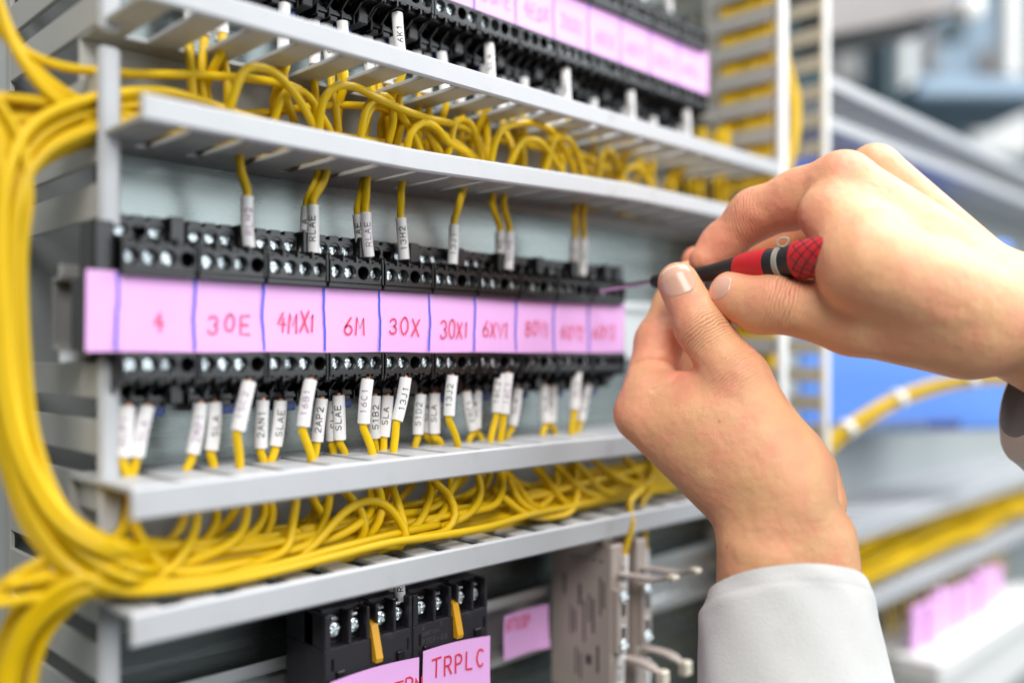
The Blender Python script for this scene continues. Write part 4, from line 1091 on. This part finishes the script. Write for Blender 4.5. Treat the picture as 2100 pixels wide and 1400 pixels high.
def surface_net(body, h):
    lo, hi = body.bounds(); n = np.ceil((hi - lo) / h).astype(int) + 1
    xs = [lo[i] + h * np.arange(n[i]) for i in range(3)]
    vol = np.empty(n, np.float32)
    # coarse pass first; only cells near the skin are evaluated finely
    cs = 6; nc = [int(math.ceil(k / cs)) for k in n]
    for i in range(nc[0]):
        for j in range(nc[1]):
            cx = np.array([xs[0][min(i * cs + cs // 2, n[0] - 1)], xs[1][min(j * cs + cs // 2, n[1] - 1)]])
            zc = np.array([xs[2][min(k * cs + cs // 2, n[2] - 1)] for k in range(nc[2])])
            dc = body.dist(np.column_stack([np.full(len(zc), cx[0]), np.full(len(zc), cx[1]), zc]))
            for k in range(nc[2]):
                sl = (slice(i * cs, min((i + 1) * cs, n[0])), slice(j * cs, min((j + 1) * cs, n[1])), slice(k * cs, min((k + 1) * cs, n[2])))
                if abs(dc[k]) > cs * h * 1.5: vol[sl] = dc[k]
                else:
                    g = np.meshgrid(xs[0][sl[0]], xs[1][sl[1]], xs[2][sl[2]], indexing='ij')
                    vol[sl] = body.dist(np.column_stack([q.ravel() for q in g])).reshape(g[0].shape)
    ins = vol < 0
    C = [(i, j, k) for i in (0, 1) for j in (0, 1) for k in (0, 1)]
    sub = lambda A, c: A[c[0]:A.shape[0] - 1 + c[0], c[1]:A.shape[1] - 1 + c[1], c[2]:A.shape[2] - 1 + c[2]]
    cnt = sum(sub(ins, c).astype(np.int8) for c in C)
    act = (cnt > 0) & (cnt < 8); idx = -np.ones(act.shape, int); ii = np.argwhere(act); idx[act] = np.arange(len(ii))
    acc = np.zeros((len(ii), 3)); num = np.zeros(len(ii))
    for a in C:
        for ax_ in range(3):
            if a[ax_]: continue
            b = list(a); b[ax_] = 1
            va = vol[ii[:, 0] + a[0], ii[:, 1] + a[1], ii[:, 2] + a[2]]; vb = vol[ii[:, 0] + b[0], ii[:, 1] + b[1], ii[:, 2] + b[2]]
            m = (va < 0) != (vb < 0); tt = np.where(m, va / np.where(m, va - vb, 1), 0)
            p = np.tile(np.array(a, float), (len(ii), 1)); p[:, ax_] = tt
            acc[m] += p[m]; num[m] += 1
    V = lo + h * (ii + acc / num[:, None])
    Fs = []
    for ax_ in range(3):
        o1, o2 = [(1, 2), (2, 0), (0, 1)][ax_]
        s0 = [slice(1, k - 1) for k in n]; s0[ax_] = slice(0, n[ax_] - 1)
        s1 = list(s0); s1[ax_] = slice(1, n[ax_])
        A, B = ins[tuple(s0)], ins[tuple(s1)]
        e = np.argwhere(A != B); off = np.array([1, 1, 1]); off[ax_] = 0; e = e + off
        fl = A[tuple((e - off).T)]
        def ix(d1, d2):
            q = e.copy(); q[:, o1] -= d1; q[:, o2] -= d2; return idx[q[:, 0], q[:, 1], q[:, 2]]
        q = np.column_stack([ix(1, 1), ix(0, 1), ix(0, 0), ix(1, 0)])
        q[~fl] = q[~fl][:, ::-1]; Fs.append(q)
    return V, np.vstack(Fs)
def relax(V, Fq, it, lam=.5):
    E = np.vstack([Fq[:, [0, 1]], Fq[:, [1, 2]], Fq[:, [2, 3]], Fq[:, [3, 0]]])
    for _ in range(it):
        s = np.zeros_like(V); c = np.zeros(len(V))
        np.add.at(s, E[:, 0], V[E[:, 1]]); np.add.at(c, E[:, 0], 1)
        V = V + lam * (s / np.maximum(c, 1)[:, None] - V)
    return V
def to_world(V):
    return np.column_stack([Q * (V[:, 2] + V[:, 0]), Q * (V[:, 2] - V[:, 0]), V[:, 1]])

def skin_mat():
    m = bpy.data.materials.new("skin"); m.use_nodes = True; nt = m.node_tree; b = nt.nodes["Principled BSDF"]; Lk = nt.links.new
    tc = nt.nodes.new("ShaderNodeTexCoord")
    at = nt.nodes.new("ShaderNodeAttribute"); at.attribute_name = "flush"
    n1 = nt.nodes.new("ShaderNodeTexNoise"); n1.inputs["Scale"].default_value = 90; n1.inputs["Detail"].default_value = 5; Lk(tc.outputs["Object"], n1.inputs["Vector"])
    rp = nt.nodes.new("ShaderNodeMix"); rp.data_type = 'RGBA'; rp.inputs[6].default_value = (0.85, 0.478, 0.248, 1); rp.inputs[7].default_value = (0.87, 0.405, 0.235, 1)
    mr = nt.nodes.new("ShaderNodeMapRange"); mr.inputs[1].default_value = .35; mr.inputs[2].default_value = .65; Lk(n1.outputs[0], mr.inputs[0]); Lk(mr.outputs[0], rp.inputs[0])
    r2 = nt.nodes.new("ShaderNodeMix"); r2.data_type = 'RGBA'; r2.inputs[7].default_value = (0.84, 0.28, 0.195, 1); Lk(rp.outputs[2], r2.inputs[6]); Lk(at.outputs["Fac"], r2.inputs[0])
    # few tiny freckles
    v1 = nt.nodes.new("ShaderNodeTexVoronoi"); v1.inputs["Scale"].default_value = 75; Lk(tc.outputs["Object"], v1.inputs["Vector"])
    lt = nt.nodes.new("ShaderNodeMapRange"); lt.inputs[1].default_value = .035; lt.inputs[2].default_value = .07; lt.inputs[3].default_value = .5; lt.inputs[4].default_value = 0; Lk(v1.outputs["Distance"], lt.inputs[0])
    r3 = nt.nodes.new("ShaderNodeMix"); r3.data_type = 'RGBA'; r3.inputs[7].default_value = (0.42, 0.18, 0.11, 1); Lk(r2.outputs[2], r3.inputs[6]); Lk(lt.outputs[0], r3.inputs[0])
    Lk(r3.outputs[2], b.inputs["Base Color"])
    b.inputs["Roughness"].default_value = .46; b.inputs["Specular IOR Level"].default_value = .45
    b.inputs["Subsurface Weight"].default_value = .25; b.inputs["Subsurface Radius"].default_value = (1, .35, .2); b.inputs["Subsurface Scale"].default_value = .004
    # relief: fine cells, pores and the folds over the joints
    v2 = nt.nodes.new("ShaderNodeTexVoronoi"); v2.feature = 'DISTANCE_TO_EDGE'; v2.inputs["Scale"].default_value = 1100; Lk(tc.outputs["Object"], v2.inputs["Vector"])
    n3 = nt.nodes.new("ShaderNodeTexNoise"); n3.inputs["Scale"].default_value = 420; n3.inputs["Detail"].default_value = 5; Lk(tc.outputs["Object"], n3.inputs["Vector"])
    fo = nt.nodes.new("ShaderNodeAttribute"); fo.attribute_name = "fold_pos"; fm = nt.nodes.new("ShaderNodeAttribute"); fm.attribute_name = "fold_amount"
    n4 = nt.nodes.new("ShaderNodeTexNoise"); n4.inputs["Scale"].default_value = 160; n4.inputs["Detail"].default_value = 3; Lk(tc.outputs["Object"], n4.inputs["Vector"])
    def mth(op, x, y):
        k = nt.nodes.new("ShaderNodeMath"); k.operation = op
        for i, q in enumerate((x, y)):
            if q is None: continue
            if isinstance(q, (int, float)): k.inputs[i].default_value = q
            else: Lk(q, k.inputs[i])
        return k.outputs[0]
    ph = mth('ADD', mth('MULTIPLY', fo.outputs["Fac"], 2.1), mth('MULTIPLY', n4.outputs[0], 6.5))
    wv_ = mth('POWER', mth('ABSOLUTE', mth('SINE', ph, None), None), 0.45)
    fold = mth('MULTIPLY', mth('SUBTRACT', wv_, 1.0), mth('MULTIPLY', fm.outputs["Fac"], 0.0007))
    cells = mth('MULTIPLY', mth('MINIMUM', v2.outputs["Distance"], .22), 0.00042)
    fine = mth('MULTIPLY', n3.outputs[0], 0.00035)
    n5 = nt.nodes.new("ShaderNodeTexNoise"); n5.inputs["Scale"].default_value = 75; n5.inputs["Detail"].default_value = 2; Lk(tc.outputs["Object"], n5.inputs["Vector"])
    hgt = mth('ADD', mth('ADD', mth('ADD', fold, cells), fine), mth('MULTIPLY', n5.outputs[0], 0.0024))
    bp = nt.nodes.new("ShaderNodeBump"); bp.inputs["Strength"].default_value = .75; bp.inputs["Distance"].default_value = 1.0; Lk(hgt, bp.inputs["Height"]); Lk(bp.outputs[0], b.inputs["Normal"])
    return m
M['skin'] = skin_mat()
M['nail'] = mat("fingernail", (0.74, 0.44, 0.325), 0.24, noise=0.05, nscale=300, spec=.5)
M['nailtip'] = mat("nail_tip", (0.80, 0.66, 0.54), 0.3)

def seg_fields(V, folds, blush):
    pos = np.zeros(len(V)); amt = np.zeros(len(V)); fl = np.zeros(len(V))
    for (a, b, s0, s1, facing, strength) in folds:
        a, b = cam3(*a), cam3(*b); ab = b - a; Ln = np.linalg.norm(ab); ab /= Ln
        s = (V - a) @ ab; rad = V - a - s[:, None] * ab; rl = np.linalg.norm(rad, axis=1) + 1e-6
        f = np.array(facing, float); f -= ab * (f @ ab); f /= np.linalg.norm(f)
        m = np.clip((rad @ f) / rl + .25, 0, 1) * np.exp(-((s - s0) / s1) ** 2) * (rl < 17)
        k = m > amt; pos[k] = s[k]; amt[k] = m[k]; amt = np.maximum(amt, 0)
        amt[k] = m[k] * strength
    for (c, R, k) in blush:
        fl = np.maximum(fl, k * np.exp(-(np.linalg.norm(V - cam3(*c), axis=1) / R) ** 2))
    return pos, amt, fl
def make_skin(name, body, h, parent, folds, blush, grooves=(), it=3):
    V, Fq = surface_net(body, h); V = relax(V, Fq, it)
    # carved grooves: smooth furrows pressed into the skin
    for (pts, wdt, dep) in grooves:
        P = np.array([cam3(*p) for p in pts]); d = np.full(len(V), 1e9)
        for a, b in zip(P, P[1:]):
            ab = b - a; tt = np.clip(((V[:, :2] - a[:2]) @ ab[:2]) / (ab[:2] @ ab[:2]), 0, 1)
            dz = np.abs(V[:, 2] - (a[2] + tt * ab[2])); q = np.linalg.norm(V[:, :2] - a[:2] - tt[:, None] * ab[:2], axis=1)
            d = np.minimum(d, np.where(dz < 16, q, 1e9))
        V[:, 2] += dep * np.exp(-(d / wdt) ** 2)
    pos, amt, fl = seg_fields(V, folds, blush)
    Wd_ = to_world(V); org = np.array([Wd_[:, 0].mean(), Wd_[:, 1].mean(), Wd_[:, 2].min()])
    me = bpy.data.meshes.new(name); me.from_pydata((Wd_ - org) * S, [], Fq.tolist()); me.materials.append(M['skin'])
    me.polygons.foreach_set("use_smooth", [True] * len(me.polygons))
    for nm, arr in (("fold_pos", pos), ("fold_amount", amt), ("flush", fl)):
        at = me.attributes.new(nm, 'FLOAT', 'POINT'); at.data.foreach_set("value", arr.astype(np.float32))
    me.update()
    return link(name, me, org, parent)
def nail(body, c, tipdir, facing, half_w, length, parent, name, material, squareness=2.6, lift=.28):
    c = cam3(*c); f = np.array(facing, float); f /= np.linalg.norm(f); a = np.array(tipdir, float); a -= f * (a @ f); a /= np.linalg.norm(a); b = np.cross(f, a)
    n, m = 22, 26; pts = []; edge = []
    for i in range(m + 1):
        for j in range(n + 1):
            s = (i / m) * 2 - 1; q = (j / n) * 2 - 1
            k = (abs(s) ** squareness + abs(q) ** squareness) ** (1 / squareness); mx = max(abs(s), abs(q), 1e-6); kk = mx / max(k, 1e-6) if k > 0 else 1
            pts.append(c + a * s * kk * length / 2 + b * q * kk * half_w); edge.append(mx)
    P = np.array(pts) + f * 25; edge = np.array(edge)
    for _ in range(40):
        d = body.dist(P); P = P - f * np.clip(d, -1, 3)[:, None] * .8
    P = P + f * (lift - np.where(edge > .93, .55, 0))[:, None]
    top = P; Wd_ = to_world(top); bot = to_world(top - f * .6)
    Fq = [(i * (n + 1) + j, i * (n + 1) + j + 1, (i + 1) * (n + 1) + j + 1, (i + 1) * (n + 1) + j) for i in range(m) for j in range(n)]
    mb = MB(); N_ = len(P); mb.add(list(Wd_) + list(bot), Fq + [tuple(N_ + k for k in q)[::-1] for q in Fq])
    # white free edge at the far rows
    for i in range(m):
        if i >= m - 2:
            for j in range(n): mb.m[i * n + j] = 1
    o = obj(name, mb, [material, M['nailtip']], parent, smooth=180); return o

person = thing("person", pd(1560, 1420, 370), "pair of hands in grey work sleeves turning a screwdriver at the relay terminals", "person")

right = Body()
right.group(9, 6, [((2300, 760, 345), (2090, 660, 348), 25, 22), ((2300, 690, 362), (2085, 625, 368), 25, 20),        # forearm, wrist
    ((2060, 612, 352), (1728, 376, 360), 16.5, 12.6), ((2075, 622, 372), (1792, 352, 384), 15, 11.6),
    ((2085, 650, 392), (1862, 425, 404), 14, 11), ((2095, 690, 402), (1930, 510, 418), 13, 10),
    ((1985, 690, 344), (1750, 655, 346), 16.5, 13.2), ((1776, 545, 330), (1990, 640, 342), 17.5, 20), ((1750, 450, 356), (1960, 590, 352), 15, 17)])
right.group(6, 12, [((1688, 440, 351), (1760, 505, 342), 9.2, 15)])
right.group(5, 5, [((1750, 655, 346), (1592, 622, 354), 13.2, 10.6), ((1592, 622, 354), (1500, 600, 370), 10.6, 8.8), ((1505, 612, 366), (1555, 635, 358), 8.5, 9.5)])
right.group(5, 3, [((1728, 376, 360), (1640, 408, 374), 12.6, 11.8), ((1640, 408, 374), (1548, 440, 386), 11.8, 10.6), ((1548, 440, 386), (1480, 502, 394), 10.4, 8.8), ((1480, 502, 394), (1447, 533, 393), 8.8, 7.2)])
right.group(5, 2, [((1792, 352, 384), (1655, 455, 418), 11, 10), ((1655, 455, 418), (1515, 527, 430), 10, 8.6), ((1515, 527, 430), (1428, 536, 424), 8.6, 7)])
right.group(5, 2, [((1862, 425, 404), (1760, 500, 432), 10.5, 9.6), ((1760, 500, 432), (1670, 560, 420), 9.6, 8.4)])
right.group(5, 2, [((1930, 510, 418), (1840, 570, 432), 9.5, 8.6), ((1840, 570, 432), (1760, 600, 420), 8.6, 7.6)])
make_skin("hand", right, 0.8, person,
    folds=[((1750, 655, 346), (1592, 622, 354), 28, 8, (0, .5, -1), 1.0), ((1728, 376, 360), (1548, 440, 386), 44, 8, (-.3, .6, -1), .55)],
    blush=[((1548, 430, 376), 16, .5), ((1728, 330, 350), 14, .35), ((1600, 600, 345), 12, .35), ((1480, 590, 365), 10, .6), ((1470, 510, 390), 16, .75), ((1640, 470, 350), 11, .7), ((1430, 530, 420), 14, .7)],
    grooves=[])
nail(right, (1480, 597, 366), (-1, .12, .35), (-.45, .42, -1), 6.0, 10.5, person, "thumbnail", M['nail'])

HS = 1.03
left = Body()
left.group(9, 6, [((1572, 1480, 372), (1566, 1130, 366), 21, 18.6), ((1690, 1480, 374), (1660, 1110, 370), 22, 18.8),
    ((1318, 848, 398), (1580, 1065, 372), 12.6, 18), ((1600, 950, 370), (1512, 778, 378), 16.5, 13.0), ((1425, 872, 386), (1600, 1010, 368), 17, 21), ((1480, 860, 380), (1600, 960, 370), 15, 18)])
left.group(8, 5, [((1660, 965, 392), (1672, 1028, 390), 12, 13)])
left.group(5, 5, [((1512, 778, 378), (1436, 668, 388), 12.6, 10.6), ((1436, 668, 388), (1391, 580, 393), 10.4, 9.0)])
left.group(5, 3, [((1318, 848, 398), (1352, 700, 414), 11.8, 10.4), ((1352, 700, 414), (1385, 622, 424), 10.4, 9.6), ((1385, 622, 424), (1412, 570, 424), 9.4, 8)])
left.group(5, 5, [((1334, 808, 396), (1450, 822, 388), 10.5, 13)])
left.group(5, 2, [((1380, 800, 424), (1415, 710, 436), 10, 9), ((1415, 710, 436), (1450, 628, 436), 8.6, 7.6)])
make_skin("hand", left, 0.8, person,
    folds=[((1512, 778, 378), (1436, 668, 388), 24, 9, (.1, .1, -1), 1.0), ((1512, 778, 378), (1436, 668, 388), 3, 9, (0, 0, -1), .4)],
    blush=[((1260, 850, 395), 14, .55), ((1400, 640, 380), 10, .35), ((1340, 700, 405), 16, .5), ((1385, 590, 385), 10, .55), ((1400, 760, 385), 10, .6), ((1690, 990, 385), 10, .3), ((1510, 770, 365), 12, .25)],
    grooves=[([(1288, 752, 400), (1330, 738, 398), (1372, 742, 395), (1392, 758, 392)], 1.2, .9), ([(1392, 768, 384), (1375, 785, 384), (1340, 800, 386)], 1.2, .9)])
nail(left, (1391, 574, 385), (-.25, 1, .25), (-.12, .22, -1), 7.6, 15.0, person, "thumbnail", M['nail'], 2.8)

# sleeves
def cuff(rings, parent, name):
    """rings of (centre mm camera coords, semi-axis a, semi-axis b); thick cloth tube with lining"""
    n = 96; V = []; wobs = []; r = random.Random(3)
    rr = []
    for k in range(len(rings) - 1):
        for j in range(5):
            f = j / 5; rr.append(tuple(rings[k][q] * (1 - f) + rings[k + 1][q] * f for q in range(3)))
    rings = rr + [rings[-1]]
    for k, (c, a, b) in enumerate(rings):
        for j in range(n):
            q = 2 * math.pi * j / n; sm = min(1, k / 10); wob = 1 + .022 * sm * math.sin(2 * q + k * .16 + .6 * math.sin(k * .21)) + .014 * sm * math.sin(5 * q - k * .23) + .006 * math.sin(9 * q + k * .4) - (.004 if k in (6, 7) else 0)
            V.append(c + (a * math.cos(q) + b * math.sin(q)) * wob); wobs.append(wob)
    m = len(rings)
    inner = []
    for k, (c, a, b) in enumerate(rings):
        for j in range(n):
            q = 2 * math.pi * j / n; p = (a * math.cos(q) + b * math.sin(q)) * wobs[k * n + j]; inner.append(c + p * (1 - 1.3 / np.linalg.norm(p)))
    Wd_ = to_world(np.array(V)); Wi = to_world(np.array(inner)); N_ = len(V); mb = MB()
    Fo = [(k * n + j, k * n + (j + 1) % n, (k + 1) * n + (j + 1) % n, (k + 1) * n + j) for k in range(m - 1) for j in range(n)]
    mb.add(list(Wd_) + list(Wi), Fo + [(j, N_ + j, N_ + (j + 1) % n, (j + 1) % n) for j in range(n)], 0)
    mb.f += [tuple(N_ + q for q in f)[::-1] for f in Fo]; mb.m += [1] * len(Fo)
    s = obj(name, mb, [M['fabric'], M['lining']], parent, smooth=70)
    # hem stitching ridge a little below the rim
    return s
def ring(u0, u1, v, d, dep, tilt):
    c = (cam3(u0, v, d) + cam3(u1, v, d)) / 2; a = (cam3(u1, v, d) - cam3(u0, v, d)) / 2; b = np.array([0, tilt, -dep]); return (c, a, b)
cuff([ring(1452, 1775, 1212, 368, 27, 18), ring(1446, 1782, 1237, 368, 28, 18), ring(1440, 1788, 1254, 368, 28.5, 17.5), ring(1436, 1797, 1290, 368, 29, 16), ring(1432, 1812, 1345, 368, 30, 10), ring(1428, 1830, 1410, 368, 31, 9), ring(1424, 1860, 1500, 368, 33, 8), ring(1420, 1890, 1640, 368, 36, 6)], person, "sleeve")
def ring2(top, bot, dep):
    A, B = cam3(*top), cam3(*bot); c = (A + B) / 2; return (c, (B - A) / 2, np.array([-3, 0, -dep]))
HS = 1.08
cuff([ring2((2240, 590, 325), (2072, 900, 372), 31), ring2((2272, 590, 325), (2082, 945, 372), 36), ring2((2310, 570, 325), (2150, 995, 374), 40), ring2((2420, 590, 325), (2280, 1050, 378), 44)], person, "sleeve")
